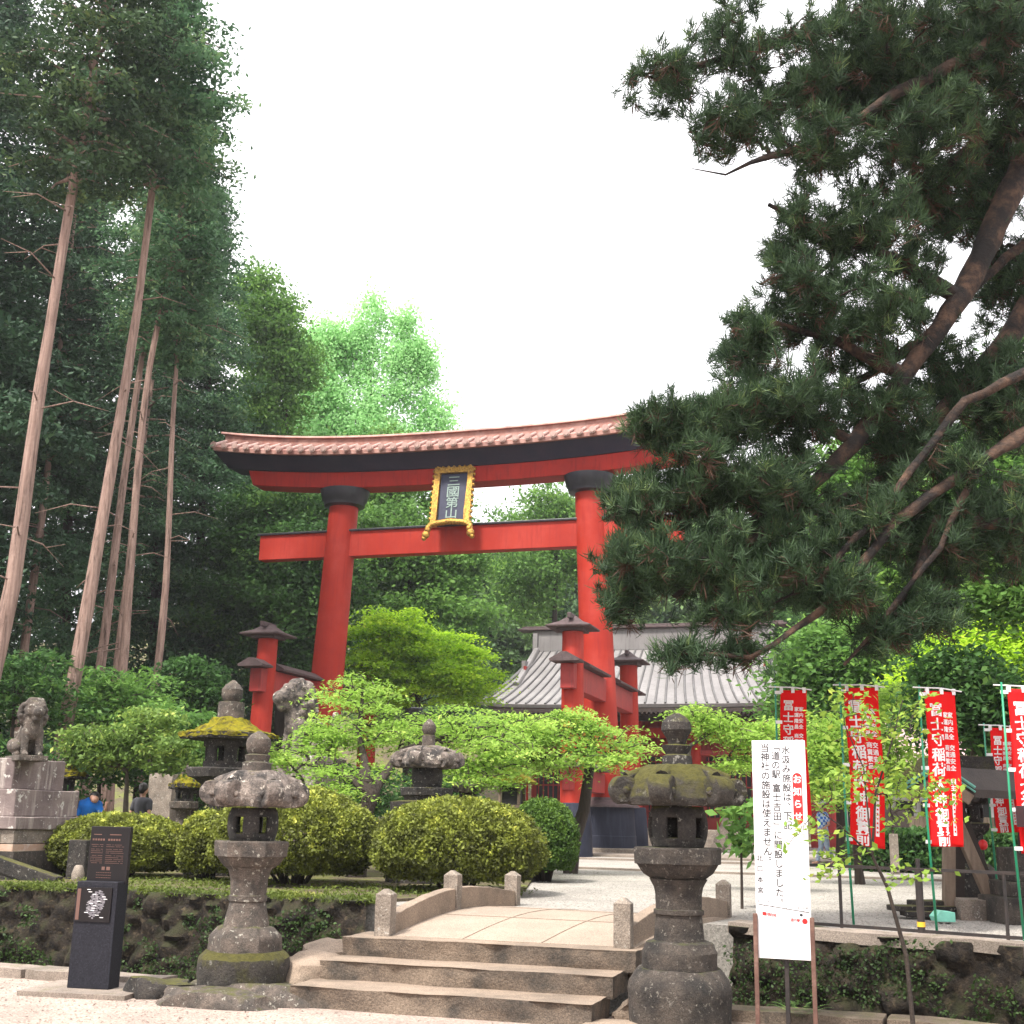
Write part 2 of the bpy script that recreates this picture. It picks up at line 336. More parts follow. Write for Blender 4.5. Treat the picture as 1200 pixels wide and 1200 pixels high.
# ------------------------------------------------------------------ foliage
def unit(a): return a/np.maximum(np.linalg.norm(a, axis=-1, keepdims=True), 1e-9)
def leaf_quads(C, n_per, spread, ln, wd, flat=1., up=.0, vc=None, jitter=.5, drop=0.):
    """n_per rhombic leaves round every centre; spread = (x,y,z) sigma; up = how level the blades lie"""
    C = np.repeat(np.asarray(C), n_per, axis=0); n = len(C)
    off = rng.normal(size=(n, 3))*np.array(spread); off[:, 2] -= drop*np.abs(off[:, 0]*off[:, 0]+off[:, 1]*off[:, 1])**.5
    P = C+off
    nrm = unit(rng.normal(size=(n, 3))*np.array([1, 1, 1])+np.array([0, 0, up*2.2]))
    a = unit(np.cross(nrm, rng.normal(size=(n, 3)))); b = np.cross(nrm, a)
    s = (1+jitter*(rng.random((n, 1))-.5)*1.6); l = ln*s; w = wd*s
    V = np.stack([P-a*l*.5, P+b*w*.5+a*l*.05+nrm*w*.12, P+a*l*.5, P-b*w*.5+a*l*.05+nrm*w*.12], axis=1)
    if vc is None: vc = rng.random(len(C)//n_per)
    v = np.repeat(vc, n_per)*.68+rng.random(n)*.32
    return V, v
def tufts(C, D, n_per, ln, wd, cone=.7, vc=None):
    """needle sprays: thin curved blades fanning out along D from every centre (two quads each)"""
    n0 = len(C); C = np.repeat(C, n_per, axis=0); D = np.repeat(D, n_per, axis=0); n = len(C)
    d = unit(D+rng.normal(size=(n, 3))*cone); side = unit(np.cross(d, rng.normal(size=(n, 3))))
    l = ln*(.5+rng.random((n, 1))); s0 = C+d*l*.0+rng.normal(size=(n, 3))*ln*.18
    bend = np.array([0, 0, 1.])*l*.18
    p1 = s0+d*l*.5+bend*.3; p2 = s0+d*l+bend; w = wd*(.7+.6*rng.random((n, 1)))
    A = np.stack([s0-side*w*.35, s0+side*w*.35, p1+side*w*.5, p1-side*w*.5], axis=1)
    B = np.stack([p1-side*w*.5, p1+side*w*.5, p2+side*w*.08, p2-side*w*.08], axis=1)
    if vc is None: vc = rng.random(n0)
    v = np.repeat(vc, n_per)*.5+rng.random(n)*.5
    return np.concatenate([A, B]), np.concatenate([v, v])
class Skel:
    def __init__(s): s.p = []; s.par = []; s.r = []
    def line(s, pts, rads, par=-1, step=.35):
        pts = [Vector(p) for p in pts]; last = par
        for i in range(len(pts)-1):
            L_ = (pts[i+1]-pts[i]).length; k = max(1, int(L_/step))
            for j in range(k+(1 if i == len(pts)-2 else 0)):
                t = j/k; s.p.append(np.array(pts[i].lerp(pts[i+1], t))); s.par.append(last); s.r.append(rads[i]*(1-t)+rads[i+1]*t); last = len(s.p)-1
        return last
    def attach(s, tips, r0, r_tip=.006, seg=4, sag=.06, wig=.08, startfrac=0.):
        base = int(len(s.p)*startfrac); out = []; dirs = []
        tips = np.asarray(tips); A = np.array(s.p)
        dd = ((tips[:, None, :]-A[None, base:, :])**2).sum(-1)**.5; order = np.argsort(dd.min(1))
        P = list(s.p); arr = np.zeros((len(P)+len(tips)*seg, 3)); arr[:len(P)] = A; cnt = len(P)
        for ti in order:
            t = tips[ti]; d = ((arr[base:cnt]-t)**2).sum(1)
            # prefer nodes that lie lower / further in than the tip
            pen = np.maximum(0, arr[base:cnt, 2]-t[2])*.6; j = base+int(np.argmin(d**.5+pen)); a = arr[j].copy(); L_ = np.linalg.norm(t-a)
            last = j
            for k in range(1, seg+1):
                u = k/seg; q = a+(t-a)*u; q[2] += -math.sin(u*PI)*sag*L_*(-1) ; q += rng.normal(size=3)*wig*L_*(1-u)*(1 if k < seg else 0)*.6
                arr[cnt] = q; s.p.append(q); s.par.append(last); s.r.append(None); last = cnt; cnt += 1
            out.append(t); dirs.append(unit((t-a)[None])[0])
        # pipe model
        n = len(s.p); load = [0.]*n
        for i in range(n-1, -1, -1):
            if s.r[i] is None:
                load[i] = max(load[i], r_tip**2.2) if load[i] == 0 else load[i]
                if s.par[i] >= 0: load[s.par[i]] += load[i]
        for i in range(n):
            if s.r[i] is None: s.r[i] = min(load[i]**(1/2.2), r0)
        return np.array(out), np.array(dirs)
    def mesh(s, mb, minr=0, n=5, sides_big=9):
        kids = {}
        for i, p in enumerate(s.par): kids.setdefault(p, []).append(i)
        done = set(); starts = list(kids.get(-1, []))
        stack = [(None, i) for i in starts]
        while stack:
            par, i = stack.pop(); chain = ([par] if par is not None else [])+[i]
            while True:
                ks = kids.get(chain[-1], [])
                if not ks: break
                ks = sorted(ks, key=lambda k: -s.r[k]); nxt = ks[0]
                for k in ks[1:]: stack.append((chain[-1], k))
                chain.append(nxt)
            rr = [s.r[c] for c in chain]
            if par is not None: rr[0] = min(rr[0], rr[1]*1.2)
            if len(chain) > 1 and max(rr) >= minr:
                mb.tube([s.p[c] for c in chain], [max(r_, .003) for r_ in rr], sides_big if max(rr) > .06 else n, cap=False)
        return mb
def in_blobs(blobs, n, shell=.45, gaps=None):
    """points in a set of ellipsoids (centre, radii, share), denser towards the outside"""
    w = np.array([b[2] if len(b) > 2 else b[1][0]*b[1][2] for b in blobs], float); w /= w.sum(); pts = []
    for b, k in zip(blobs, (w*n).astype(int)+1):
        d = unit(rng.normal(size=(k, 3))); rad = rng.random((k, 1))**shell
        q = np.array(b[0])+d*rad*np.array(b[1])
        if gaps is not None:
            fr = 2.6/float(np.mean(b[1])); fr = max(fr, .5)
            keep = np.array([noise.noise(Vector(a)*fr) > gaps-.25*random.random() for a in q]); q = q[keep] if keep.any() else q
        pts.append(q)
    return np.concatenate(pts)
def PB(px, py, Y, rx, ry, dep=None, share=None):
    c = W(px, py, Y); k = Y/FPX*1.0; rr = (rx*k, dep if dep else (rx*k*.8), ry*k)
    return (np.array(c), rr)+((share,) if share else ())
def tree(name, label, base, trunk, blobs, tips, lmat, bark='bark_dark', leaf=(.16, .08), per=30, spread=.3, flat=.5, up=.5, r0=.12, r_tip=.008, cat='tree', group=None, extra_limbs=(), needle=None, sag=.05, shell=.45, minr=0, vfun=None, drop=0., gaps=.12):
    """trunk: list of (point, radius) from the foot up; crown and trunk are its two parts"""
    base = Vector(base); root = thing(name, label, cat, base, 0, group)
    sk = Skel(); sk.line([p for p, _ in trunk], [r for _, r in trunk])
    for lim in extra_limbs:
        A = np.array(sk.p); j = int(np.argmin(((A-np.array(lim[0][0]))**2).sum(1)))
        sk.line([Vector(sk.p[j])]+[p for p, _ in lim[1:]], [lim[0][1]]+[r for _, r in lim[1:]], par=j)
    tp = in_blobs(blobs, int(tips*2.1), shell, gaps)
    tp, dr = sk.attach(tp, r0, r_tip, sag=sag, startfrac=.35 if len(sk.p) > 10 else 0)
    mb = MB(); sk.mesh(mb, minr)
    build(mb, 'trunk', bark, root, world=True, smooth=True, angle=180)
    sp = (spread, spread, spread*flat)
    vc = rng.random(len(tp)) if vfun is None else vfun(tp)
    if needle: V, v = tufts(tp, unit(dr+np.array([0, 0, .25])), per, needle[0], needle[1], needle[2], vc)
    else: V, v = leaf_quads(tp, per, sp, leaf[0], leaf[1], up=up, vc=vc, drop=drop)
    me = npmesh('crown', V, 4, v); mesh_obj('crown', me, MT[lmat], root, world=True)
    return root
LM = lambda *a, **k: MT.__setitem__(a[0], leafmat(*a, **k))
LM('leaf_cedar', (.024, .068, .034), (.11, .215, .10), (.25, .36, .15), trans=.35)
LM('leaf_cedar_dark', (.014, .038, .022), (.040, .088, .042), (.085, .15, .06), trans=.2)
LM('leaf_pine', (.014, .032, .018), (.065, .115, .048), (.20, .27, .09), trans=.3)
LM('leaf_brown', (.045, .024, .016), (.11, .060, .040), trans=.1)
LM('leaf_dark', (.020, .058, .018), (.075, .17, .042), (.17, .30, .065), trans=.4)
LM('leaf_mid', (.06, .145, .036), (.16, .31, .065), (.29, .47, .10), trans=.45)
LM('leaf_maple', (.17, .31, .045), (.36, .55, .10), (.62, .74, .17), trans=.55)
LM('leaf_garden', (.07, .13, .03), (.20, .31, .065), (.48, .55, .13), trans=.4)
LM('leaf_lime', (.16, .32, .02), (.42, .64, .04), (.66, .80, .07), trans=.6)
LM('leaf_ginkgo', (.30, .58, .22), (.44, .74, .32), (.55, .80, .40), trans=.5)
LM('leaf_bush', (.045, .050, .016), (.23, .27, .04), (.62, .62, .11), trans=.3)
LM('leaf_bush_dark', (.03, .07, .014), (.11, .20, .03), (.25, .38, .06), trans=.3)
LM('leaf_red', (.30, .07, .02), (.55, .16, .03), trans=.4)
LM('leaf_sapling', (.16, .28, .04), (.30, .44, .07), (.45, .50, .09), trans=.45)
LM('grass', (.05, .08, .012), (.14, .18, .03), (.26, .25, .05), trans=.3)
LM('ivy', (.02, .04, .012), (.055, .10, .025), (.13, .18, .05), trans=.25)
# ================================================================== GROUND
TH = R(17); AX = Vector((math.cos(TH), -math.sin(TH), 0)); AY = Vector((math.sin(TH), math.cos(TH), 0))
def frame(o, th=TH, z=0): return Matrix.Translation(Vector((o[0], o[1], z))) @ Matrix.Rotation(-th, 4, 'Z')
b = MB(); b.add([(-300, -300, -.35), (300, -300, -.35), (300, 300, -.35), (-300, 300, -.35)], [(0, 1, 2, 3)])
struct(b, 'ground', 'mud')
KX = [(-30, 21.5), (-4.99, 12.97), (-2.6, 12.16), (1.9, 10.8), (5.2, 9.55), (16, 4.6)]          # near bank of the channel
b = MB(); b.prism([(-60, -40), (40, -40), (40, 4)]+KX[::-1]+[(-60, 22)], -.5, 0)
struct(b, 'lane', 'lane')
WL = [(-40, 25.9), (-6.38, 16.28), (-1.58, 14.87)]; WR = [(2.25, 12.75), (4.49, 11.15), (16, 4.9)]    # far bank = terrace wall line
# terrace: a fine-grained sheet that dips and rises a little
b = MB(); b.prism([(-40, 26.1), (-6.38, 16.48), (-1.45, 15.03), (2.35, 12.95), (4.58, 11.35), (16.1, 5.1), (60, 5.1), (140, 60), (140, 150), (-140, 150), (-140, 60)], -.5, T)
struct(b, 'terrace_ground', 'gravel')
bed = [(-40, 26.3), (-6.38, 16.68), (-1.5, 15.25), (-.55, 16.2), (.3, 18.2), (.5, 22), (-1, 27), (-6, 33), (-40, 40)]
b = MB(); b.prism(bed, T-.1, T+.035); struct(b, 'planting_bed', 'bed')
b = MB(); b.prism([(-60, 33), (-8, 33), (-12, 60), (-60, 90)], T-.1, T+.03); struct(b, 'forest_floor', 'bed')
# low stone edging lines set in the gravel
b = MB(); b.bar(Vector((1.4, 27.0, T+.01)), Vector((14, 22.4, T+.01)), .22, .06); b.bar(Vector((1.6, 33.5, T+.01)), Vector((16, 29.0, T+.01)), .3, .08); struct(b, 'stone_edging', 'kerb')
# paved approach in front of the torii and hall
b = MB(); b.prism([(-2, 37.5), (14, 32.6), (15.2, 36.5), (-.8, 41.5)], T-.05, T+.06); struct(b, 'paved_approach', 'kerb')

# ---- mossy rubble walls of the terrace
def rubble(p0, p1, z0, z1, name, label, seed):
    p0 = Vector((p0[0], p0[1], 0)); p1 = Vector((p1[0], p1[1], 0)); d = p1-p0; Ln = d.length; d.normalize(); n = Vector((d.y, -d.x, 0))
    if n.y > 0: n = -n
    nu = int(Ln/.045); nv = 17; secs = []
    vs = []; fs = []
    for j in range(nv+1):
        for i in range(nu+1):
            q = p0+d*(Ln*i/nu); z = z0+(z1-z0)*j/nv; s = Vector((i*.045*3.0+seed, z*4.2, seed))
            dist, pts = noise.voronoi(s); cell = (dist[1]-dist[0]); bulge = min(.12, cell*.30)
            off = bulge+noise.noise(Vector((i*.3, j*.35, seed)))*.03+noise.noise(Vector((i*.05, j*.05, seed)))*.06-.04*(j/nv)+noise.noise(Vector((i*.30, z*7, seed+9)))*.030+noise.noise(Vector((i*.8, z*17, seed+2)))*.022
            zz = z+(noise.noise(Vector((i*.11, 5, seed)))*.03 if j == nv else 0)
            vs.append(q+n*off+Vector((0, 0, zz)))
    for j in range(nv):
        for i in range(nu): fs.append((j*(nu+1)+i, j*(nu+1)+i+1, (j+1)*(nu+1)+i+1, (j+1)*(nu+1)+i))
    k = len(vs)
    for i in range(nu+1):      # top and back
        t = vs[nv*(nu+1)+i]; vs.append(t-n*.42+Vector((0, 0, .01)))
    for i in range(nu+1): vs.append(vs[k+i]-Vector((0, 0, z1-z0)))
    for i in range(nu): fs.append((nv*(nu+1)+i, nv*(nu+1)+i+1, k+i+1, k+i)); fs.append((k+i, k+i+1, k+nu+2+i, k+nu+1+i))
    b = MB().add(vs, fs)
    return solo(b, name, 'wall', label, 'wall', smooth=True, angle=60)
rubble(WL[1], WL[2], -.4, T+.04, 'retaining_wall', 'dark mossy rubble retaining wall behind the black granite marker and left lantern', 3)
rubble((-14.4, 18.6), WL[1], -.4, T+.04, 'retaining_wall', 'far left stretch of the mossy rubble wall below the guardian dog plinth', 5)
rubble(WR[0], WR[1], -.4, T+.02, 'retaining_wall', 'dark mossy rubble retaining wall under the iron railing behind the white notice board', 9)
rubble(WR[1], (8, 9.24), -.4, T+.02, 'retaining_wall', 'stretch of mossy rubble wall running out of the right of the picture', 12)
# coping: pale strip on top of right wall
def strip(p0, p1, w, z0, z1, name, mat, label=None, cat=None, seed=0, cuts=10):
    b = MB(); b.bar(Vector((p0[0], p0[1], (z0+z1)/2)), Vector((p1[0], p1[1], (z0+z1)/2)), w, z1-z0); b.sub(cuts); b.jit(.02, 2.2, seed)
    return solo(b, name, mat, label, cat, bevel=0) if label else struct(b, name, mat)
strip((2.3, 12.86), (4.6, 11.22), .3, T-.06, T+.045, 'coping', 'kerb', seed=2)
strip((4.6, 11.22), (8, 9.35), .3, T-.06, T+.045, 'coping', 'kerb', seed=3)
# near-bank kerb stones
for i, (a, c) in enumerate((((-9, 14.3), (-6.6, 13.5)), ((-6.57, 13.49), (-4.6, 12.8)), ((-4.57, 12.79), (-3.15, 12.3)))):
    strip(a, c, .34, -.3, .085, 'channel_kerb', 'kerb', seed=i)
for i, (a, c) in enumerate((((1.75, 11.15), (3.1, 10.62)), ((3.13, 10.6), (4.6, 10.0)), ((4.63, 9.98), (6.5, 9.1)))):
    strip(a, c, .36, -.3, .10, 'channel_kerb', 'stone_stepside', seed=i+8)
b = MB(); b.prism([(.95, 10.35), (1.7, 11.0), (3.1, 10.5), (4.6, 9.85), (6.6, 8.9), (6.0, 7.6), (3.6, 8.6), (1.6, 9.1)], -.1, .008); struct(b, 'bank', 'bank')

# ================================================================== STEPS AND BRIDGE
def slab(c0, c1, depth, z0, z1, seed, name, label, group=None, mat='stone_step', over=0):
    """a long stone from c0 to c1 (front edge), going back by depth"""
    c0 = Vector((c0[0], c0[1], 0)); c1 = Vector((c1[0], c1[1], 0)); d = (c1-c0).normalized(); n = Vector((-d.y, d.x, 0))
    mid = (c0+c1)/2+n*depth/2
    M = Matrix(((d.x, n.x, 0, mid.x), (d.y, n.y, 0, mid.y), (0, 0, 1, (z0+z1)/2), (0, 0, 0, 1)))
    nx, ny, nz_ = 40, 8, 5; Lx = (c1-c0).length
    b = MB(); b.box((0, 0, 0), (Lx, depth, z1-z0)); b.sub(14)
    out = []
    for v in b.v:
        w = M @ v; k = noise.noise_vector(w*2.5+Vector((seed, 0, 0)))*.022+noise.noise_vector(w*9+Vector((seed, 0, 0)))*.008
        if v.y < -depth/2+.02 and v.z < (z1-z0)/2-.01: k += -n*.0+n*max(0, noise.noise(w*4+Vector((seed, 3, 1))))*.09
        k.z *= .45; out.append(w+k)
    b.v = out
    return b
def stepthing(i, c0, c1, depth, z0, z1, label):
    b = slab(c0, c1, depth, z0, z1, i*5.1, 'x', '')
    o = solo(b, 'stone_step', 'stone_step', label, 'step', 'stone steps up to the bridge', smooth=True, angle=50, bevel=.008)
    o.data.materials.append(MT['stone_stepside'])
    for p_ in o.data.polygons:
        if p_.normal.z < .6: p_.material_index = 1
    return o
P0 = Vector((-1.79, 11.2)); P1 = Vector((.73, 10.40))
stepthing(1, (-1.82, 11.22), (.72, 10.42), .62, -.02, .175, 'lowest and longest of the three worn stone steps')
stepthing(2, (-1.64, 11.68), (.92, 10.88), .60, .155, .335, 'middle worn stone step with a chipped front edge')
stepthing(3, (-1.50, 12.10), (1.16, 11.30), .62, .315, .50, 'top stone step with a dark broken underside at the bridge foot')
# bridge
br = thing('stone_bridge', 'low arched stone bridge with square posts and curved kerbs above the steps', 'bridge', (0, 12.6, 0), 0)
LP = [Vector((-1.12, 12.26)), Vector((-.55, 13.75)), Vector((.10, 15.25))]; RP = [Vector((1.08, 11.60)), Vector((1.72, 12.75)), Vector((2.42, 14.15))]
def arch(t): return .505+.10*math.sin(PI*min(1, max(0, t)))+.085*t
b = MB(); nn = 14
vs = []; fs = []
for i in range(nn+1):
    t = i/nn; l = LP[0].lerp(LP[2], t); r_ = RP[0].lerp(RP[2], t); z = arch(t)
    for j in range(9):
        q = l.lerp(r_, j/8*1.1-.05); vs.append((q.x, q.y, z)) 
for i in range(nn):
    for j in range(8): k = i*9+j; fs.append((k, k+1, k+10, k+9))
b.add(vs, fs); b2 = MB(); b2.v = [v+Vector((0, 0, -.26)) for v in b.v]; b2.f = [tuple(reversed(f)) for f in b.f]
b.add(b2.v, b2.f)
edge = [j for j in range(9)]+[i*9+8 for i in range(1, nn+1)]+[nn*9+j for j in range(7, -1, -1)]+[i*9 for i in range(nn-1, 0, -1)]
M0 = (nn+1)*9
b.f += [(edge[(k+1) % len(edge)], edge[k], edge[k]+M0, edge[(k+1) % len(edge)]+M0) for k in range(len(edge))]
build(b, 'deck', 'deck', br, world=True)
# joints between the paving slabs: shallow dark strips of mortar
b = MB()
for u in (.34, .67):
    pts = [(LP[0].lerp(LP[2], t)).lerp(RP[0].lerp(RP[2], t), u).to_3d()+Vector((0, 0, arch(t)+.003)) for t in [i/12 for i in range(13)]]
    for i in range(12): b.bar(pts[i], pts[i+1], .009, .004)
for t in (.36, .7):
    l = LP[0].lerp(LP[2], t); r_ = RP[0].lerp(RP[2], t); b.bar((l.x, l.y, arch(t)+.004), (r_.x, r_.y, arch(t)+.004), .008, .004)
build(b, 'joint', 'stone_step', br, world=True)
def post(p, z, h, w=.155):
    b = MB(); b.box((p.x, p.y, z+h/2-.1), (w, w, h+.2), rz=-TH)
    b.loft([[Matrix.Translation((p.x, p.y, z+h)) @ Matrix.Rotation(-TH, 4, 'Z') @ Vector((sx*w/2*k, sy*w/2*k, hh)) for sx, sy in ((-1, -1), (1, -1), (1, 1), (-1, 1))] for k, hh in ((1, 0), (1, .012), (.25, .06))])
    b.sub(3).jit(.006, 9, p.x)
    return build(b, 'post', 'stone_light', br, world=True, bevel=.008)
for P_ in (LP, RP):
    for t, p in zip((0, .5, 1), P_): post(p, arch(t), .34 if t else .36)
    for a, c, t0, t1 in ((P_[0], P_[1], 0, .5), (P_[1], P_[2], .5, 1)):
        secs = []; d = (c-a).normalized(); nrm = Vector((-d.y, d.x))
        for i in range(11):
            t = i/10; q = a.lerp(c, t); tt = t0+(t1-t0)*t; z = arch(tt); hgt = .17+.05*math.sin(PI*tt)
            secs.append([Vector((q.x+nrm.x*s*.065, q.y+nrm.y*s*.065, zz)) for s, zz in ((-1, z-.28), (1, z-.28), (1, z+hgt), (-1, z+hgt))])
        b = MB().loft(secs); b.sub(2).jit(.006, 7, a.x)
        build(b, 'parapet', 'stone_step', br, world=True, bevel=.008)
# irregular bedding rocks either side
def rock(p, d, seed, name='rock', label='', mat='stone_step', group=None, rz=0):
    b = MB(); b.box((0, 0, 0), (1, 1, 1)); b.sub(7)
    vs = []
    for v in b.v:
        u = v.normalized()*.62; w = v.lerp(u, .45); k = noise.noise_vector(w*1.6+Vector((seed, 0, 0)))*.22+noise.noise_vector(w*5+Vector((seed, 2, 0)))*.05
        w = w+k; vs.append(Matrix.Rotation(rz, 3, 'Z') @ Vector((w.x*d[0], w.y*d[1], w.z*d[2])))
    b.v = [v+Vector((p[0], p[1], p[2])) for v in vs]
    return solo(b, name, mat, label, 'rock', group, smooth=True, angle=50)

# ================================================================== TORII
TO = Vector((-1.696, 41.353, T)); F = frame(TO)
to = thing('torii_gate', 'towering vermilion torii gate with a tiled top beam and four short support posts', 'torii gate', TO, -TH)
def tb(mb, name, mat, par=to, **k): mb.xf(F); return build(mb, name, mat, par, world=True, **k)
PX = lambda z: 5.05-(z-.6)/12.3*.56
for s in (-1, 1):
    tb(MB().tube([(s*PX(z), 0, z) for z in (.6, 4, 8, 12.5)], [.62, .585, .545, .515], 40), 'pillar', 'red', smooth=True)
    tb(MB().lathe([(.60, 12.25), (.72, 12.3), (.74, 12.42), (.80, 12.5), (.86, 12.74), (.88, 12.86)], 40, (s*PX(12.6), 0, 0)), 'collar', 'black_metal', smooth=True)
ends = 7.9
def zc(u): return .60*(abs(u)/9.5)**2.6
def sweep(prof, us, name, mat, fn=zc, shift=None, **k):
    return tb(MB().loft([[Vector((u+(shift(u, z) if shift else 0), y, z+fn(u))) for y, z in prof] for u in us]), name, mat, **k)
us = lambda h, n=40: [-h+2*h*i/n for i in range(n+1)]
lean = lambda u, z: (1 if u > 0 else -1)*abs(u/8)**8*(z-12.8)*.35
sweep([(-.42, 12.82), (.42, 12.82), (.45, 13.38), (-.45, 13.38)], us(8.0), 'lower_beam', 'red_beam', shift=lean, bevel=.02)
sweep([(-.50, 13.38), (.50, 13.38), (.95, 13.93), (-.95, 13.93)], us(8.95), 'upper_beam', 'navy', shift=lambda u, z: (1 if u > 0 else -1)*abs(u/8.95)**8*(z-13.3)*.75)
sweep([(-1.12, 13.90), (1.12, 13.90), (1.14, 13.99), (.36, 14.36), (-.36, 14.36), (-1.14, 13.99)], us(9.35), 'roof', 'copper_roof')
sweep([(-.24, 14.34), (.24, 14.34), (.24, 14.70), (-.24, 14.70)], us(9.4), 'ridge', 'copper_roof', bevel=.02)
sweep([(-.34, 14.70), (.34, 14.70), (.30, 14.79), (-.30, 14.79)], us(9.55), 'ridge_cap', 'copper_roof', bevel=.02)
nt_ = 42
for s in (-1, 1):
    b = MB()
    for i in range(nt_+1):
        u = -9.28+18.56*i/nt_; du = .02
        a = Vector((u, s*1.2, 13.99+zc(u)+.03)); c = Vector((u, s*.34, 14.38+zc(u)+.03))
        b.tube([a, c], .065, 8); b.tube([a+Vector((0, s*.05, 0)), a+Vector((0, s*.01, 0))], .125, 12); b.tube([a+Vector((0, s*.075, 0)), a+Vector((0, s*.05, 0))], .085, 10)
    tb(b, 'roof_tiles', 'tile_pale', smooth=True, angle=50)
sweep([(-1.16, 13.84), (-1.02, 13.84), (-1.02, 13.905), (-1.16, 13.985)], us(9.32), 'eave_board', 'copper_roof')
nuk = lambda u: 0
tb(MB().box((0, 0, 10.88), (15.3, .46, .90)), 'tie_beam', 'red', bevel=.015)
tb(MB().box((0, 0, 11.36), (15.5, .60, .07)), 'tie_beam_cover', 'black_metal', bevel=.01)
# support posts with their little roofs, brackets and roofed cross ties
def hip(b, c, w, d, z, h, ov=.0):
    x, y = c; e = [(-w, -d), (w, -d), (w, d), (-w, d)]
    secs = [[Vector((x+ex*k, y+ey*k, z+hh+(.06 if k == 1 and False else 0))) for ex, ey in e] for k, hh in ((1, 0), (1.02, .05), (.55, h*.55), (.18, h))]
    for sec in secs[:2]:
        for v in sec: v.z += .05
    b.loft(secs)
for s in (-1, 1):
    for f in (-1, 1):
        x = s*4.98; y0 = f*4.25; y1 = f*4.1
        sp = tb(MB().tube([(x+s*.06, y0, .6), (x, y1, 7.0)], [.36, .31], 28), 'support_post', 'red', smooth=True)
        b = MB(); hip(b, (x, y1), .66, .66, 7.0, .42); b.box((x, y1, 7.02), (.8, .8, .12)); tb(b, 'post_roof', 'roof_dark', sp, bevel=.012)
        tb(MB().box((x, y1+f*.05, 7.40), (.12, .9, .16)), 'roof_ridge', 'roof_dark', sp, bevel=.02)
        tb(MB().lathe([(.60, .6), (.58, 1.2), (.52, 2.0), (.48, 2.06)], 28, (x+s*.05, y0, 0)), 'foot_cover', 'base_slate', sp, smooth=True)
    tm = tb(MB().box((s*4.98, 0, 5.62), (.40, 9.5, .72)), 'side_tie', 'red_dull', bevel=.015)
    for f in (-1, 1):
        b = MB(); 
        for a, c in ((.75, 3.75), (4.45, 5.15)):
            yy = f*(a+c)/2; b.loft([[Vector((s*4.98+xx, f*q, zz)) for xx, zz in ((-.42, 6.0), (.42, 6.0), (.44, 6.06), (.08, 6.26), (-.08, 6.26), (-.44, 6.06))] for q in (a, c)])
        tb(b, 'tie_roof', 'roof_dark', tm)
    lt = tb(MB().box((s*5.0, 0, 2.72), (.34, 9.2, .62)), 'side_tie', 'red_dull', bevel=.015)
    for f in (-1, 1):
        b = MB()
        for a, c in ((.8, 3.8), (4.5, 5.0)):
            b.loft([[Vector((s*5.0+xx, f*q, zz)) for xx, zz in ((-.38, 3.04), (.38, 3.04), (.40, 3.10), (.07, 3.28), (-.07, 3.28), (-.40, 3.10))] for q in (a, c)])
        tb(b, 'tie_roof', 'roof_dark', lt)
    b = MB().lathe([(1.02, .6), (1.0, 1.1), (1.0, 1.13), (.985, 1.15), (.93, 1.95), (.93, 2.02)], 40, (s*5.03, 0, 0))
    ft = tb(b, 'foot_cover', 'base_slate', smooth=True, angle=30)
    tb(MB().lathe([(1.12, 2.0), (1.10, 2.06), (.72, 2.22), (.66, 2.3)], 40, (s*5.02, 0, 0)), 'foot_roof', 'roof_dark', ft, smooth=True, angle=30)
    tb(MB().prism([(s*5.05+1.35*a, 1.3*c) for a, c in ((-1, -1), (1, -1), (1, 1), (-1, 1))], .55, .78), 'footing', 'stone_light', ft, bevel=.02)
# name plaque
pq = thing('name_plaque', 'gilded name plaque with a dark board hanging under the torii top beam', 'plaque', Vector((TO.x, TO.y, 11.1))-AY*.75, -TH)
PM = F @ Matrix.Translation((-.18, -.62, 12.26)) @ Matrix.Rotation(R(-9), 4, 'X')
def pb(mb, n, mt, par=pq, **k): mb.xf(PM); return build(mb, n, mt, par, world=True, **k)
pb(MB().box((0, .06, .02), (.98, .10, 1.95)), 'board', 'plaque')
b = MB()
for x, z, w, h, sl in ((-.60, .02, .21, 2.2, 0), (.60, .02, .21, 2.2, 0), (0, 1.0, 1.40, .21, 0)):
    b.box((x, -.02, z), (w, .16, h))
b.sub(3).jit(.03, 5, 2)
for s in (-1, 1):
    for i in range(11): b.ball((s*.73, -.05, -1.0+i*.2), .062, n=6)
for i in range(7): b.ball((-.62+i*.2, -.05, 1.13), .055, n=6)
pb(b, 'gilt_frame', 'gold', smooth=True, angle=50)
b = MB(); pts = [(-.80, -1.34), (-.76, -1.12), (-.55, -1.0), (0, -.94), (.55, -1.0), (.76, -1.12), (.80, -1.34)]
b.tube([(x, -.10, z) for x, z in pts], [.09, .09, .10, .11, .10, .09, .09], 10)
for s in (-1, 1):
    b.ball((s*.80, -.12, -1.40), .14, (1, .8, 1)); b.ball((s*.74, -.14, -1.24), .10); b.ball((s*.86, -.1, -1.52), .09)
pb(b, 'gilt_foot', 'gold', smooth=True)
b = MB(); letters(b, [('三', 0, .60, .40), ('國', 0, .20, .42), ('第', 0, -.21, .40), ('山', 0, -.61, .40)], heavy=.012, sx=1.15); b.v = [v+Vector((0, -.012, 0)) for v in b.v]
pb(b, 'lettering', 'plaque_letter')

# ================================================================== WORSHIP HALL behind the torii
HO = TO+AY*9; HF = frame(HO)
ha = thing('worship_hall', 'shrine hall with a broad grey ribbed metal roof behind the right torii pillar', 'shrine hall', HO+AX*4+Vector((0, 0, 0)), -TH)
def hb(mb, n, mt, par=ha, **k): mb.xf(HF); return build(mb, n, mt, par, world=True, **k)
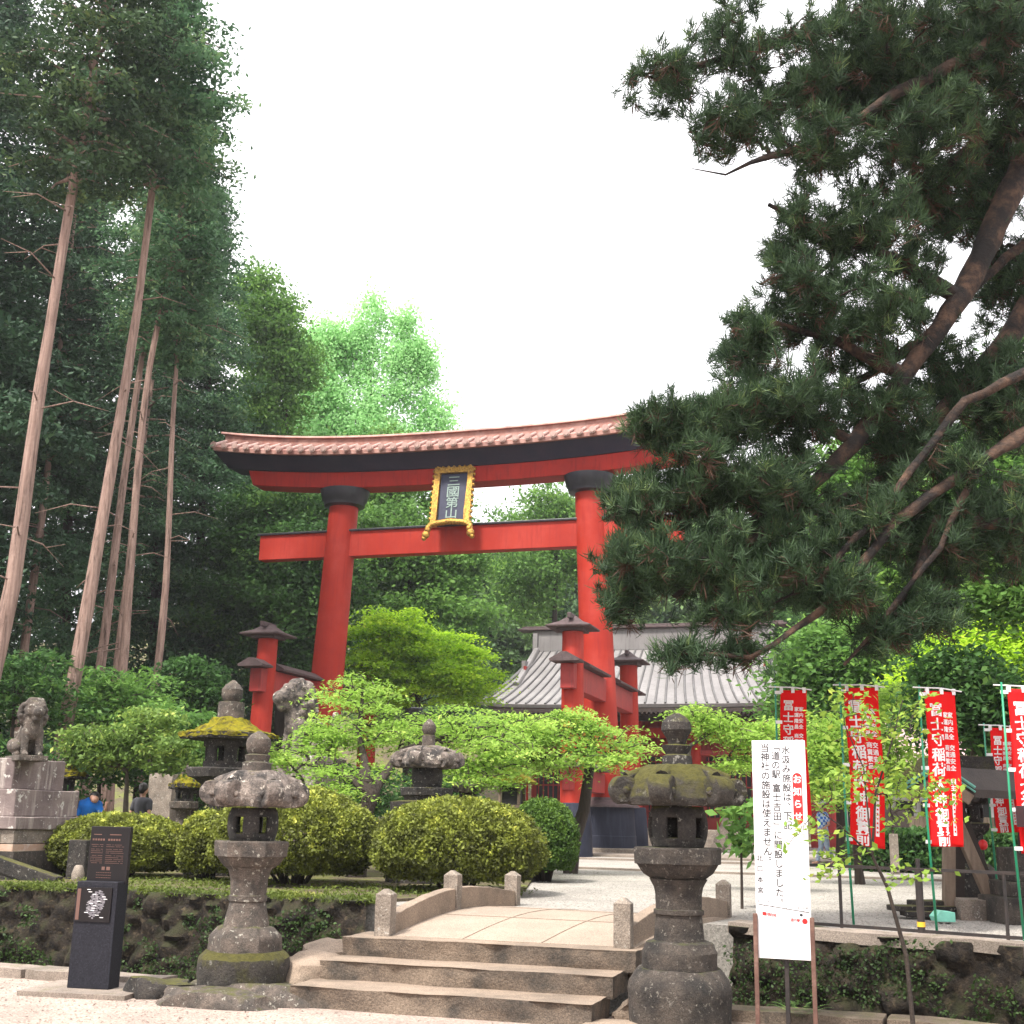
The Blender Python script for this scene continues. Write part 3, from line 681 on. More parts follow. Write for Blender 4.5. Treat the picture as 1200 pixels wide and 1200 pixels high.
# concave roof: eave y=0 z=6.0, ridge y=5.2 z=9.0 ; sides flare at both ends
def rz_(t): return 6.0+2.95*(t**1.12)
def xl(t, side):   # left / right edge of the roof at slope position t
    k = (1-t)**1.5*1.25
    return (-1.2-k*.85) if side < 0 else (9.1+k*1.3)
for face, sg in (('front', -1), ('rear', 1)):
    secs = []; nx = 60
    for i in range(13):
        t = i/12; y = 5.2+sg*(5.2*(1-t)); row = []
        for j in range(nx+1):
            u = j/nx; x = xl(t, -1)*(1-u)+xl(t, 1)*u; lift = .15*(abs(2*u-1)**6)*(1-t)**2
            row.append(Vector((x, y, rz_(t)+lift)))
        secs.append(row)
    b = MB(); b.loft(secs, closed=False, caps=False)
    rf = hb(b, 'roof', 'hall_roof', solid=.14)
    b = MB()
    for j in range(0, 33):
        u = j/32; pts = []
        for i in range(9):
            t = i/8; x = xl(t, -1)*(1-u)+xl(t, 1)*u; lift = .15*(abs(2*u-1)**6)*(1-t)**2
            pts.append(Vector((x, 5.2+sg*(5.2*(1-t)), rz_(t)+lift+.10)))
        b.tube(pts, .045, 6)
    hb(b, 'roof_ribs', 'hall_rib', rf, smooth=True, angle=60)
for s, x0 in ((-1, -1.15), (1, 9.05)):
    # hipped gable skirt at the ends, with its own ribs
    b = MB(); secs = []; x1 = x0+s*(1.25 if s > 0 else .9)
    for i in range(7):
        t = i/6; ya = 0+5.0*t*.75; yb = 10.4-5.0*t*.75; x = x1*(1-t)+x0*t
        secs.append([Vector((x+s*.02, ya+(yb-ya)*j/14, rz_(t*.75)+.14*abs(2*j/14-1)**6*(1-t)**2)) for j in range(15)])
    b.loft(secs, closed=False, caps=False); sk_ = hb(b, 'side_roof', 'hall_roof', solid=.12)
    b = MB()
    for j in range(0, 29):
        f_ = j/28; b.tube([Vector((x1*(1-t)+x0*t+s*.05, (3.75*t)+((10.4-7.5*t))*f_, rz_(t*.75)+.1+.14*abs(2*f_-1)**6*(1-t)**2)) for t in (0, .25, .5, .75, 1)], .05, 6)
    hb(b, 'roof_ribs', 'hall_rib', sk_, smooth=True, angle=60)
    b = MB(); b.tube([Vector((x0+s*.05, .0+5.2*t, rz_(t)+.16)) for t in (.35, .5, .7, .9, 1)], .14, 8); b.tube([Vector((x0+s*.05, 10.4-5.2*t, rz_(t)+.16)) for t in (.35, .5, .7, .9, 1)], .14, 8)
    b.box((x0+s*.1, 3.3, 8.0), (.16, .5, .5)); b.box((x0+s*.1, 5.2, 9.3), (.2, .7, .8))
    hb(b, 'verge_ridge', 'hall_roof', smooth=True, angle=40)
    hb(MB().prism([(x0-.05, 2.9), (x0+.05, 2.9), (x0+.05, 7.5), (x0-.05, 7.5)], 6.0, 8.0), 'gable_wall', 'red_dull')
b = MB(); b.box((3.95, 5.2, 9.35), (10.7, .50, .95)); rd = hb(b, 'ridge', 'hall_roof', bevel=.03)
hb(MB().box((3.9, 5.2, 9.88), (11.9, .80, .10)), 'ridge_cap', 'roof_dark', rd, bevel=.02)
hb(MB().box((3.9, 5.2, 9.98), (11.6, .5, .10)), 'ridge_cap', 'roof_dark', rd, bevel=.02)
b = MB(); b.box((3.9, .25, 5.83), (11.0, .5, .16)); b.box((3.9, 1.3, 5.66), (10.2, .3, .3)); b.box((3.9, 5.2, 5.75), (10.6, 9.6, .1))
for i in range(60): b.box((-1.4+i*.18, .45, 5.72), (.07, 1.0, .08))
hb(b, 'eaves', 'wood_dark')
hb(MB().box((3.9, 6.6, 3.2), (9.6, 6.4, 5.3)), 'wall', 'red_dull')
b = MB()
for x in (-.9, 1.5, 3.9, 6.3, 8.7): b.tube([(x, 2.2, .6), (x, 2.2, 5.6)], .2, 16)
hb(b, 'columns', 'red', smooth=True, angle=50)
hb(MB().box((3.9, 2.2, 5.1), (9.9, .22, .4)), 'lintel', 'red', bevel=.02)
hb(MB().box((3.9, 2.2, 4.3), (9.9, .18, .22)), 'lintel', 'red_dull', bevel=.02)
for x in (.3, 2.7, 5.1, 7.5):
    b = MB(); b.box((x, 3.36, 3.0), (1.9, .06, 2.4)); o = hb(b, 'doorway', 'window_dark')
    b = MB()
    for i in range(9): b.box((x-.86+i*.215, 3.31, 3.0), (.045, .05, 2.4))
    for zz in (2.0, 3.0, 4.0): b.box((x, 3.30, zz), (1.9, .04, .06))
    hb(b, 'lattice', 'red_dull', o)
hb(MB().box((3.9, 5.0, .95), (11.4, 7.6, .75)), 'stone_base', 'stone_light', bevel=.03)
b = MB()
for i in range(3): b.box((3.9, .9-i*.3, 1.05-i*.2), (3.2, .34, .2))
hb(b, 'entrance_steps', 'stone_light', bevel=.01)
# slanted stone cheek beside the hall steps
for xx, in ((8.9,),):
    b = MB(); b.loft([[HF.inverted() @ v for v in (W(829, 1000, 44), W(845, 1000, 44), W(866, 938, 44), W(858, 935, 44))], [HF.inverted() @ v+Vector((0, .8, 0)) for v in (W(829, 1000, 44), W(845, 1000, 44), W(866, 938, 44), W(858, 935, 44))]])
    hb(b, 'stair_cheek', 'stone_light', bevel=.02)
# ================================================================== STONE LANTERNS
def hexf(p):     # radius factor of a regular hexagon with slightly rounded corners
    def f(a, i=0):
        k = (a+p) % (PI/3)-PI/6; return (1/math.cos(k))*.93 if True else 1
    return f
def lantern(name, label, px, Y, base_z, sp, mats, rot=.3, roof='scroll', group=None, seed=0):
    """sp gives picture rows and half widths which are turned into metres at the lantern's own distance"""
    ax = W(px, sp['foot'], Y); k = Y*.985/FPX
    def z(py): return W(px, py, Y).z
    top_x = ax.x
    root = thing(name, label, 'stone lantern', (ax.x, Y, base_z), 0, group)
    O_ = Vector((ax.x, Y, 0))
    def lp(prof, n, mt, nm, fn=None, jit=.004, smooth=True, par=root, ang=32, js=6):
        b = MB(); pr = []
        for i, (py, r_) in enumerate(prof):
            pr.append((r_*k, z(py) if py < 5000 else base_z-.05))
        # densify so the jitter bites
        q = []
        for i in range(len(pr)-1):
            m_ = max(1, int(math.hypot(pr[i+1][0]-pr[i][0], pr[i+1][1]-pr[i][1])/.035))
            for j in range(m_): t = j/m_; q.append((pr[i][0]*(1-t)+pr[i+1][0]*t, pr[i][1]*(1-t)+pr[i+1][1]*t))
        q.append(pr[-1]); b.lathe([(.001, q[0][1])]+q+[(.001, q[-1][1])], n, O_, rot, cap=False, fn=fn)
        b.jit(jit, js, seed).jit(jit*.5, js*4, seed)
        return build(b, nm, mt, par, world=True, smooth=smooth, angle=ang)
    hx = hexf(-rot)
    lp(sp['base'], 48, mats[0], 'base', fn=sp.get('basefn'), jit=.010)
    if 'tier' in sp: lp(sp['tier'], 48, mats[1], 'base_tier', fn=hx if sp.get('hextier') else None, jit=.008)
    lp(sp['col'], 40, mats[1], 'shaft', jit=.005)
    lp(sp['plat'], 48, mats[1], 'platform', fn=hx, jit=.005, ang=25)
    # fire box: a thin stone drum with real openings
    (y0, r0), (ym, rm), (y1, r1) = sp['fire']; n = 48; rows = 12; vs = []; fs = []
    for i in range(rows+1):
        t = i/rows; r_ = (r0*(1-t)+r1*t)+(rm-(r0+r1)/2)*4*t*(1-t); zz = z(y0)*(1-t)+z(y1)*t
        for j in range(n):
            a = rot+2*PI*j/n; f_ = 1 if not sp.get('sqfire') else hx(a)
            vs.append(O_+Vector((r_*k*f_*math.cos(a), r_*k*f_*math.sin(a), zz)))
    for i in range(rows):
        for j in range(n):
            s_ = (j+2) % 8
            if sp.get('win', True) and 3 <= i <= 8 and s_ in (1, 2, 3) : continue
            fs.append((i*n+j, i*n+(j+1) % n, (i+1)*n+(j+1) % n, (i+1)*n+j))
    build(MB().add(vs, fs), 'fire_box', mats[2], root, world=True, smooth=True, angle=35, solid=-.035 if Y < 15 else -.05)
    # roof
    yb, yt, RR, rt = sp['roof']; zb = z(yb); zt = z(yt); R_ = RR*k; Rt = rt*k
    b = MB()
    if roof == 'scroll':
        prof = [(.001, zb+.02), (R_*.6, zb), (R_*.73, zb), (R_*.77, zb+(zt-zb)*.16), (R_*.74, zb+(zt-zb)*.38), (R_*.67, zb+(zt-zb)*.62), (R_*.56, zb+(zt-zb)*.85), (Rt*.85, zb+(zt-zb)*.98), (Rt*.5, zt), (.001, zt)]
        q = []
        for i in range(len(prof)-1):
            for j in range(5): t = j/5; q.append((prof[i][0]*(1-t)+prof[i+1][0]*t, prof[i][1]*(1-t)+prof[i+1][1]*t))
        q.append(prof[-1]); b.lathe(q, 72, O_, rot, cap=False, fn=lambda a, i: hx(a))
        for c in range(6):
            a = rot+c*PI/3; d = Vector((math.cos(a), math.sin(a), 0)); s_ = Vector((-d.y, d.x, 0)); h = (zt-zb)
            cr_ = h*.345; cc = O_+d*(R_-cr_*1.05)+Vector((0, 0, zb+cr_*1.02)); wd = R_*.15
            rings = []
            for w_, rr in ((-1.0, .55), (-1, .97), (-.9, 1.04), (.9, 1.04), (1, .97), (1.0, .55)):
                rings.append([cc+s_*w_*wd+(d*math.cos(t_)+Vector((0, 0, 1))*math.sin(t_))*cr_*rr*(1+.05*math.sin(t_+1)) for t_ in [2*PI*i/20 for i in range(20)]])
            b.loft(rings)
            for w_ in (-1, 1): b.ball(cc+s_*w_*wd*1.0, cr_*.28, n=5)     # eye of the volute
            b.tube([O_+d*R_*.45+Vector((0, 0, zt-h*.10)), O_+d*R_*.66+Vector((0, 0, zb+h*.74)), cc+Vector((0, 0, cr_*.9))-d*cr_*.3], [wd*.35, wd*.5, wd*.7], 10)
        b.jit(.014 if Y < 15 else .02, 7, seed+1).jit(.008, 26, seed)
    elif roof == 'moss':
        prof = [(.001, zb), (R_*.98, zb+.03), (R_, zb+.12), (R_*.72, zb+(zt-zb)*.42), (R_*.45, zb+(zt-zb)*.78), (Rt, zt), (.001, zt)]
        q = []
        for i in range(len(prof)-1):
            for j in range(6): t = j/6; q.append((prof[i][0]*(1-t)+prof[i+1][0]*t, prof[i][1]*(1-t)+prof[i+1][1]*t))
        q.append(prof[-1])
        b.lathe(q, 72, O_, rot, cap=False, fn=lambda a, i: hx(a)); b.jit(.02, 5, seed).jit(.015, 18, seed)
    ro = build(b, 'roof', mats[3], root, world=True, smooth=True, angle=45)
    if roof == 'moss':
        q2 = [(R_*1.0, zb+.06), (R_*1.01, zb+.13), (R_*.73, zb+(zt-zb)*.46), (R_*.46, zb+(zt-zb)*.83), (Rt*1.1, zt+.02), (.001, zt+.03)]; q = []
        for i in range(len(q2)-1):
            for j in range(8): t = j/8; q.append((q2[i][0]*(1-t)+q2[i+1][0]*t, q2[i][1]*(1-t)+q2[i+1][1]*t))
        b = MB().lathe(q, 96, O_, rot, cap=False, fn=lambda a, i: hx(a)); b.jit(.03, 7, seed+4).jit(.02, 30, seed)
        build(b, 'moss', 'moss_thick', ro, world=True, smooth=True, angle=180)
    lp(sp['fin'], 32, mats[4], 'finial', jit=.006, par=root)
    if 'finfn' in sp: pass
    return root
lantern('stone_lantern', 'massive dark stone lantern with a mossy scrolled roof right of the steps', 797, 10.55, .05,
    dict(foot=1195, base=[(9999, 56), (1158, 58), (1150, 56), (1138, 49), (1134, 45)], tier=[(1134, 42), (1115, 43), (1111, 41), (1104, 38), (1102, 31)],
         col=[(1103, 29), (1098, 28), (1072, 26), (1071, 28.5), (1066, 28.5), (1065, 26), (1048, 26.5), (1040, 28), (1030, 33)],
         plat=[(1030, 30), (1024, 38), (1016, 43), (1013, 44.5), (1012, 47.5), (995, 48), (993, 46.5)],
         fire=[(994, 26), (970, 32), (946, 27)], roof=(944, 897, 80, 42),
         fin=[(899, 18), (886, 17), (884, 13), (876, 17), (874, 17.5), (872, 10), (866, 12), (856, 18), (847, 17), (841, 12), (836, 4)]),
    ('stone_shaft', 'stone_shaft', 'stone_dark', 'stone_moss', 'stone_dark'), rot=.12, seed=3)
lantern('stone_lantern', 'grey stone lantern with a flaking scrolled roof on a rock ledge left of the steps', 284, 11.75, .12,
    dict(foot=1148, base=[(9999, 49), (1128, 51), (1121, 50), (1113, 43)], tier=[(1115, 39), (1097, 38), (1094, 36), (1086, 30), (1084, 26)], hextier=True,
         col=[(1085, 26), (1080, 25), (1056, 20), (1055, 21.5), (1049, 21.5), (1048, 20), (1030, 21), (1020, 24), (1016, 26)],
         plat=[(1018, 24), (1012, 31), (1004, 36), (1003, 38.5), (987, 39.5), (985, 38)],
         fire=[(986, 22), (966, 27), (947, 23)], roof=(945, 903, 62, 33),
         fin=[(906, 17), (894, 17), (892, 13), (885, 15), (883, 11), (880, 13), (872, 14.5), (866, 13.5), (861, 9), (856, 2)]),
    ('stone_moss', 'stone', 'stone_dark', 'stone_scale', 'stone'), rot=.05, seed=8)
lantern('stone_lantern', 'tall dark stone lantern whose flat roof is thick with yellow moss', 262, 20.5, T,
    dict(foot=950, base=[(9999, 40), (985, 40), (975, 28)], col=[(976, 20), (950, 17), (930, 17), (922, 24)],
         plat=[(926, 18), (913, 34), (911, 41), (902, 43), (900, 42)], sqfire=True,
         fire=[(901, 24), (884, 24), (867, 25)], roof=(869, 843, 53, 17),
         fin=[(845, 15.5), (823, 15), (822, 9), (817, 12), (808, 12.5), (802, 8), (797, 2)]),
    ('stone_dark', 'stone_dark', 'stone_dark', 'stone_dark', 'stone'), rot=.30, roof='moss', seed=12)
lantern('stone_lantern', 'stone lantern with pale peeling scrolled roof rising behind the big round bush', 499, 19.5, T,
    dict(foot=960, base=[(9999, 44), (985, 44), (975, 30)], col=[(976, 20), (955, 17), (945, 24)], plat=[(957, 24), (952, 38), (940, 40), (938, 24), (934, 25), (932, 28), (924, 29), (923, 28)],
         fire=[(924, 14), (912, 16), (899, 14)], win=False, roof=(900, 874, 43, 22),
         fin=[(876, 8), (862, 7.5), (861, 6), (856, 8.5), (850, 8), (846, 5), (842, 1)]),
    ('stone_dark', 'stone_dark', 'stone_dark', 'stone_scale', 'stone'), rot=.2, seed=16)
lantern('stone_lantern', 'small mossy stone lantern beside the pale upright slab', 214, 24.5, T,
    dict(foot=960, base=[(9999, 14), (985, 14), (980, 9)], col=[(982, 8), (960, 7.5), (948, 9)], plat=[(950, 8), (947, 15), (940, 15.5), (939, 14)],
         fire=[(940, 9), (933, 9), (925, 9)], sqfire=True, roof=(926, 908, 18, 6), fin=[(909, 5), (905, 6), (900, 5), (894, 1)]),
    ('stone', 'stone', 'stone_dark', 'stone_dark', 'stone'), rot=.1, roof='moss', seed=21)
lantern('stone_lantern', 'small moss-topped stone lantern just right of the guardian dog plinth', 70, 22.0, T,
    dict(foot=960, base=[(9999, 16), (985, 16), (980, 10)], col=[(982, 9), (960, 8), (948, 12)], plat=[(950, 10), (947, 17), (938, 18), (937, 16)],
         fire=[(938, 11), (925, 11), (913, 11)], roof=(914, 898, 25, 10), fin=[(900, 6), (895, 7), (890, 6), (886, 1)]),
    ('stone', 'stone', 'stone_dark', 'stone_dark', 'stone'), rot=.3, roof='moss', seed=25)
lantern('stone_lantern', 'small stone lantern with a brownish mossy roof between the two round bushes behind the maple', 548, 23.5, T,
    dict(foot=960, base=[(9999, 14), (985, 14), (980, 9)], col=[(982, 8), (960, 7.5), (948, 9)], plat=[(950, 8), (947, 14), (941, 15), (940, 13)],
         fire=[(941, 9), (934, 9), (928, 9)], roof=(929, 914, 19, 8), fin=[(915, 5), (911, 6), (906, 5), (900, 1)]),
    ('stone', 'stone', 'stone_dark', 'stone_scale', 'stone'), rot=.0, seed=29)
# pale upright slab with carved face, left
b = MB(); c = W(188, 975, 25.5); b.box((c.x, c.y, T+.85), (.52, .3, 1.75), rz=-TH); b.sub(9).jit(.05, 3, 4).jit(.02, 12, 4)
solo(b, 'stone_slab', 'stone_light', 'pale lichen-spotted upright stone slab behind the clipped hedge', 'stone slab', smooth=True, angle=50)
# timber lantern house, white bollard, floodlight
c = W(600, 945, 25.5); r0 = thing('wooden_lantern', 'little wooden lantern house with a gabled roof behind the maple leaves', 'lantern', (c.x, c.y, T), -TH)
M_ = frame(c)
def wl(mb, n, mt): mb.xf(M_); return build(mb, n, mt, r0, world=True)
zt = W(600, 905, 25.5).z; zb = W(600, 945, 25.5).z
wl(MB().box((0, 0, (T+zb)/2+.02), (.16, .16, zb-T)), 'post', 'wood_grey')
b = MB()
for x in (-.2, .2):
    for y in (-.2, .2): b.box((x, y, (zb+zt)/2-.05), (.05, .05, .5))
b.box((0, 0, zb), (.5, .5, .06)); b.box((0, 0, zb+.47), (.5, .5, .05)); wl(b, 'frame', 'wood_grey')
wl(MB().box((0, .02, zb+.23), (.34, .34, .4)), 'box', 'window_dark')
wl(MB().loft([[Vector((x, y, z)) for x, z in ((-.42, zb+.45), (.42, zb+.45), (.42, zb+.49), (0, zb+.76), (-.42, zb+.49))] for y in (-.36, .36)]), 'roof', 'moss_thick')
c = W(574, 950, 24); solo(MB().box((c.x, c.y, 1.0), (.14, .14, .8)).box((c.x, c.y, 1.55), (.20, .16, .26)), 'notice_post', 'white_paint', 'slim white post with a small board beside the wooden lantern', 'post', bevel=.01)
c = W(487, 836, 24); fl = thing('floodlight', 'small square black floodlight on a thin pole above the maple leaves', 'floodlight', (c.x, c.y, T))
build(MB().tube([(c.x, c.y, T), (c.x, c.y, c.z-.1)], .03, 8), 'pole', 'black_iron', fl, world=True)
h_ = build(MB().box((c.x, c.y, c.z), (.24, .22, .22), rz=.3), 'housing', 'black_metal', fl, world=True, bevel=.02)
build(MB().box((c.x-.03, c.y-.115, c.z), (.19, .02, .17), rz=.3), 'glass', 'gloss_black', h_, world=True)

# ================================================================== GUARDIAN DOGS
def capsule(b, a, c, ra, rc, n=12):
    a = Vector(a); c = Vector(c); pts = []; rr = []
    d = (c-a); Ls = d.length; d.normalize()
    for i in range(-4, 1): t = math.asin(1)*i/4; pts.append(a+d*ra*math.sin(t)); rr.append(max(.002, ra*math.cos(t)))
    for i in range(0, 5): t = math.asin(1)*i/4; pts.append(c+d*rc*math.sin(t)); rr.append(max(.002, rc*math.cos(t)))
    return b.tube(pts, rr, n)
def komainu(c, rz, h, label, mouth=True, group='guardian dog statues'):
    root = thing('guardian_dog', label, 'statue', c, rz, group)
    b = MB(); s = h/.80
    def cp(a, d, ra, rb): capsule(b, Vector(a)*s, Vector(d)*s, ra*s, rb*s)
    # faces -y ; sits on its haunches
    cp((0, .20, .16), (0, -.05, .42), .17, .15)           # trunk rising to chest
    cp((0, -.08, .36), (0, -.12, .50), .155, .13)         # chest
    for x in (-.10, .10):
        cp((x, -.12, .36), (x*1.05, -.17, .05), .065, .048)       # forelegs
        cp((x*1.05, -.17, .035), (x*1.05, -.25, .03), .045, .040)   # paws
        for t in (-.025, 0, .025): cp((x*1.05+t, -.25, .03), (x*1.05+t, -.285, .022), .018, .015)
        cp((x*1.5, .20, .16), (x*1.55, .02, .13), .115, .07)    # thigh
        cp((x*1.55, .02, .12), (x*1.55, .14, .04), .05, .04)   # shank
        cp((x*1.55, .12, .035), (x*1.55, -.03, .03), .042, .038)
    cp((0, -.10, .50), (0, -.14, .60), .12, .12)
    cp((0, -.13, .67), (0, -.19, .67), .155, .14)           # skull
    cp((0, -.24, .645), (0, -.33, .635), .10, .085)          # upper muzzle
    cp((0, -.20, .57), (0, -.30, .55), .08, .065)          # lower jaw
    cp((-.07, -.13, .80), (.07, -.13, .80), .065, .065); cp((-.09, -.22, .775), (.09, -.22, .775), .032, .032)
    cp((-.05, -.32, .665), (.05, -.32, .665), .032, .032)     # nose
    for x in (-1, 1):
        cp((x*.06, -.27, .72), (x*.10, -.25, .725), .035, .03)   # brows
        cp((x*.12, -.14, .76), (x*.15, -.04, .74), .035, .025)  # ears
        cp((x*.075, -.285, .675), (x*.08, -.285, .675), .022, .022)
    r2 = random.Random(3)
    for i in range(34):                                     # curled mane
        a = PI*2*i/34; rr = .165+.035*r2.random(); y = -.06+.05*r2.random()
        p = (rr*math.cos(a), y-(.05 if math.sin(a) < 0 else 0), .62+rr*math.sin(a)*1.0); cp(p, (p[0]*1.05, p[1]+.02, p[2]-.03), .042, .030)
    for i in range(14):
        a = PI*2*i/14; p = (.13*math.cos(a), .02, .56+.12*math.sin(a)); cp(p, (p[0], p[1]+.03, p[2]-.05), .04, .03)
    cp((0, .34, .16), (0, .40, .34), .07, .09); cp((0, .40, .34), (0, .38, .50), .09, .04)    # plume tail
    for x in (-.07, .07): cp((x, .37, .20), (x*1.4, .41, .36), .045, .03)
    o = build(b, 'body', 'stone_scale' if not mouth else 'stone', root, remesh=.012*s, smooth=True, angle=180)
    build(MB().box((0, .05, -.03*s), (.42*s, .78*s, .08*s), bev=0), 'slab', 'stone', root, bevel=.01)
    return root
kz = W(32, 889, 18.6).z
komainu((W(32, 889, 18.6).x, 18.6, kz+.03), R(36), .80, 'stone guardian dog seated on the tall stained plinth at the left edge')
pl = thing('statue_plinth', 'tall tiered plinth of stained stone blocks carrying the left guardian dog', 'plinth', (W(10, 1000, 19.1).x, 19.1, T), -TH)
M_ = frame((W(12, 1000, 19.2).x-.05, 19.2))
def plb(mb, n, mt, **k): mb.xf(M_); return build(mb, n, mt, pl, world=True, **k)
z = lambda py: W(30, py, 18.4).z
plb(MB().box((-.15, 0, (z(888)+z(925))/2), (1.15, 1.2, z(888)-z(925))).sub(3).jit(.01, 5), 'block', 'plinth', bevel=.015)
plb(MB().box((-.10, 0, (z(925)+z(957))/2), (1.45, 1.5, z(925)-z(957))).sub(3).jit(.012, 5), 'block', 'plinth', bevel=.015)
plb(MB().box((-.05, 0, (z(957)+z(972))/2), (1.70, 1.8, z(957)-z(972))).sub(3).jit(.012, 5), 'block', 'plinth', bevel=.015)
b = MB(); b2 = MB()
for row, (ya, yb) in enumerate(((972, 989), (989, 1010), (1010, 1032))):
    for i in range(7):
        w_ = 1.62/7; tgt = b if row == 0 else b2
        tgt.box((-.05-.81+w_*(i+.5), 0, (z(ya)+z(yb))/2), (w_-.008, 1.7, z(ya)-z(yb)-.008))
plb(b, 'block_course', 'stone_light', bevel=.008); plb(b2, 'block_course', 'plinth_rust', bevel=.008)
plb(MB().box((-.05, 0, .75), (1.9, 2.0, .5)), 'footing', 'stone_shaft')
# sloping stone rail in front of the plinth
b = MB(); a = W(-14, 1008, 17.9); c = W(68, 1036, 17.7); b.bar(a, c, .2, .2); b.bar(a+Vector((0, 0, -.35)), c+Vector((0, 0, -.3)), .16, .5)
solo(b, 'stone_rail', 'stone_dark', 'sloping dark stone rail in front of the tall plinth at the left edge', 'stone rail', bevel=.02)
c = W(95, 1020, 18.4); solo(MB().box((c.x, c.y, T+.28), (.3, .3, .6), rz=-TH), 'stone_box', 'stone_dark', 'low dark stone block between the tall plinth and the clipped hedge', 'stone block', bevel=.02)
c = W(100, 1040, 18.0); solo(MB().lathe([(.08, T), (.09, T+.12), (.06, T+.22), (.0401, T+.24)], 16, (c.x-.12, c.y, 0)), 'stone_stump', 'stone_light', 'small pale stone stump behind the black granite marker', 'stump', smooth=True)
# far guardian dog
kx = W(356, 880, 24.5)
komainu((kx.x, 24.5, W(356, 890, 24.5).z), R(-50), 1.45, 'pale weathered guardian dog turned left, rising above the maple leaves', mouth=False)
b = MB(); zk = W(356, 882, 24.5).z
for (w_, d_, z0, z1) in ((.95, 1.3, 2.0, zk-.08), (1.2, 1.5, 1.3, 2.0), (1.5, 1.8, T, 1.3)): b.box((kx.x+.1, 24.5, (z0+z1)/2), (w_, d_, z1-z0), rz=-TH)
solo(b, 'statue_plinth', 'plinth', 'stone plinth mostly hidden in maple leaves under the pale guardian dog', 'plinth', bevel=.02)
# leaning wooden sotoba-like boards / pale slab near (395,905)

# ================================================================== PEOPLE
def person(c, rz, label, joints, clothes, name='person', scale=1):
    root = thing(name, label, 'person', c, rz)
    return root
# bending man in a blue shirt beyond the clipped hedge
c = W(104, 960, 22.3); gz = T
man = thing('person', 'person in a bright blue T-shirt bending forward behind the clipped hedge', 'person', (c.x, c.y, gz), R(0))
zt = W(104, 930, 22.3).z-gz
def body_mesh(b, J, k=1.0):
    for a, c_, ra, rb in J: capsule(b, Vector(a)*k, Vector(c_)*k, ra*k, rb*k, 14)
J = [((-.10, 0, .10), (-.10, .03, .48), .05, .065), ((.10, 0, .10), (.10, .03, .48), .05, .065), ((-.10, .03, .48), (-.09, .02, .86), .07, .09), ((.10, .03, .48), (.09, .02, .86), .07, .09),
     ((-.10, -.02, .04), (-.10, -.17, .03), .045, .035), ((.10, -.02, .04), (.10, -.17, .03), .045, .035),
     ((-.07, .02, .90), (.07, .02, .90), .13, .13), ((0, 0, .92), (.05, -.12, 1.20), .14, .165), ((-.09, -.14, 1.20), (.17, -.14, 1.20), .10, .10),
     ((.10, -.20, 1.27), (.14, -.25, 1.33), .05, .048), ((.17, -.30, 1.37), (.19, -.33, 1.33), .092, .075),
     ((-.13, -.15, 1.20), (-.20, -.22, .97), .052, .042), ((-.20, -.22, .97), (-.05, -.38, .95), .04, .03),
     ((.23, -.16, 1.18), (.36, -.26, 1.02), .052, .042), ((.36, -.26, 1.02), (.42, -.34, 1.16), .038, .028), ((.42, -.34, 1.16), (.43, -.36, 1.24), .03, .022)]
b = MB(); body_mesh(b, J)
for i in range(5): capsule(b, (.41+i*.013, -.36, 1.24), (.405+i*.02, -.37, 1.30-.006*abs(i-2)), .009, .007)
sc_ = zt/1.44
b.v = [v*sc_ for v in b.v]; build(b, 'body', 'skin', man, remesh=.012, smooth=True, angle=180)
b = MB(); body_mesh(b, [((-.06, .02, .93), (.06, .02, .93), .145, .145), ((0, 0, .95), (.05, -.12, 1.20), .16, .18), ((-.10, -.14, 1.21), (.18, -.14, 1.21), .115, .115), ((-.13, -.15, 1.20), (-.18, -.20, 1.05), .072, .066), ((.22, -.16, 1.19), (.30, -.21, 1.09), .072, .066)]); b.v = [v*sc_ for v in b.v]
build(b, 'shirt', 'blue_shirt', man, remesh=.014, smooth=True, angle=180)
b = MB(); body_mesh(b, [((-.10, .01, .12), (-.10, .03, .48), .065, .078), ((.10, .01, .12), (.10, .03, .48), .065, .078), ((-.10, .03, .48), (-.09, .02, .86), .08, .105), ((.10, .03, .48), (.09, .02, .86), .08, .105), ((-.07, .02, .90), (.07, .02, .90), .14, .14)]); b.v = [v*sc_ for v in b.v]
build(b, 'trousers', 'trousers', man, remesh=.014, smooth=True, angle=180)
b = MB(); body_mesh(b, [((.16, -.275, 1.39), (.17, -.285, 1.385), .103, .10), ((.13, -.24, 1.36), (.14, -.25, 1.36), .075, .075)]); b.v = [v*sc_ for v in b.v]
build(b, 'hair', 'hair', man, remesh=.014, smooth=True, angle=180)
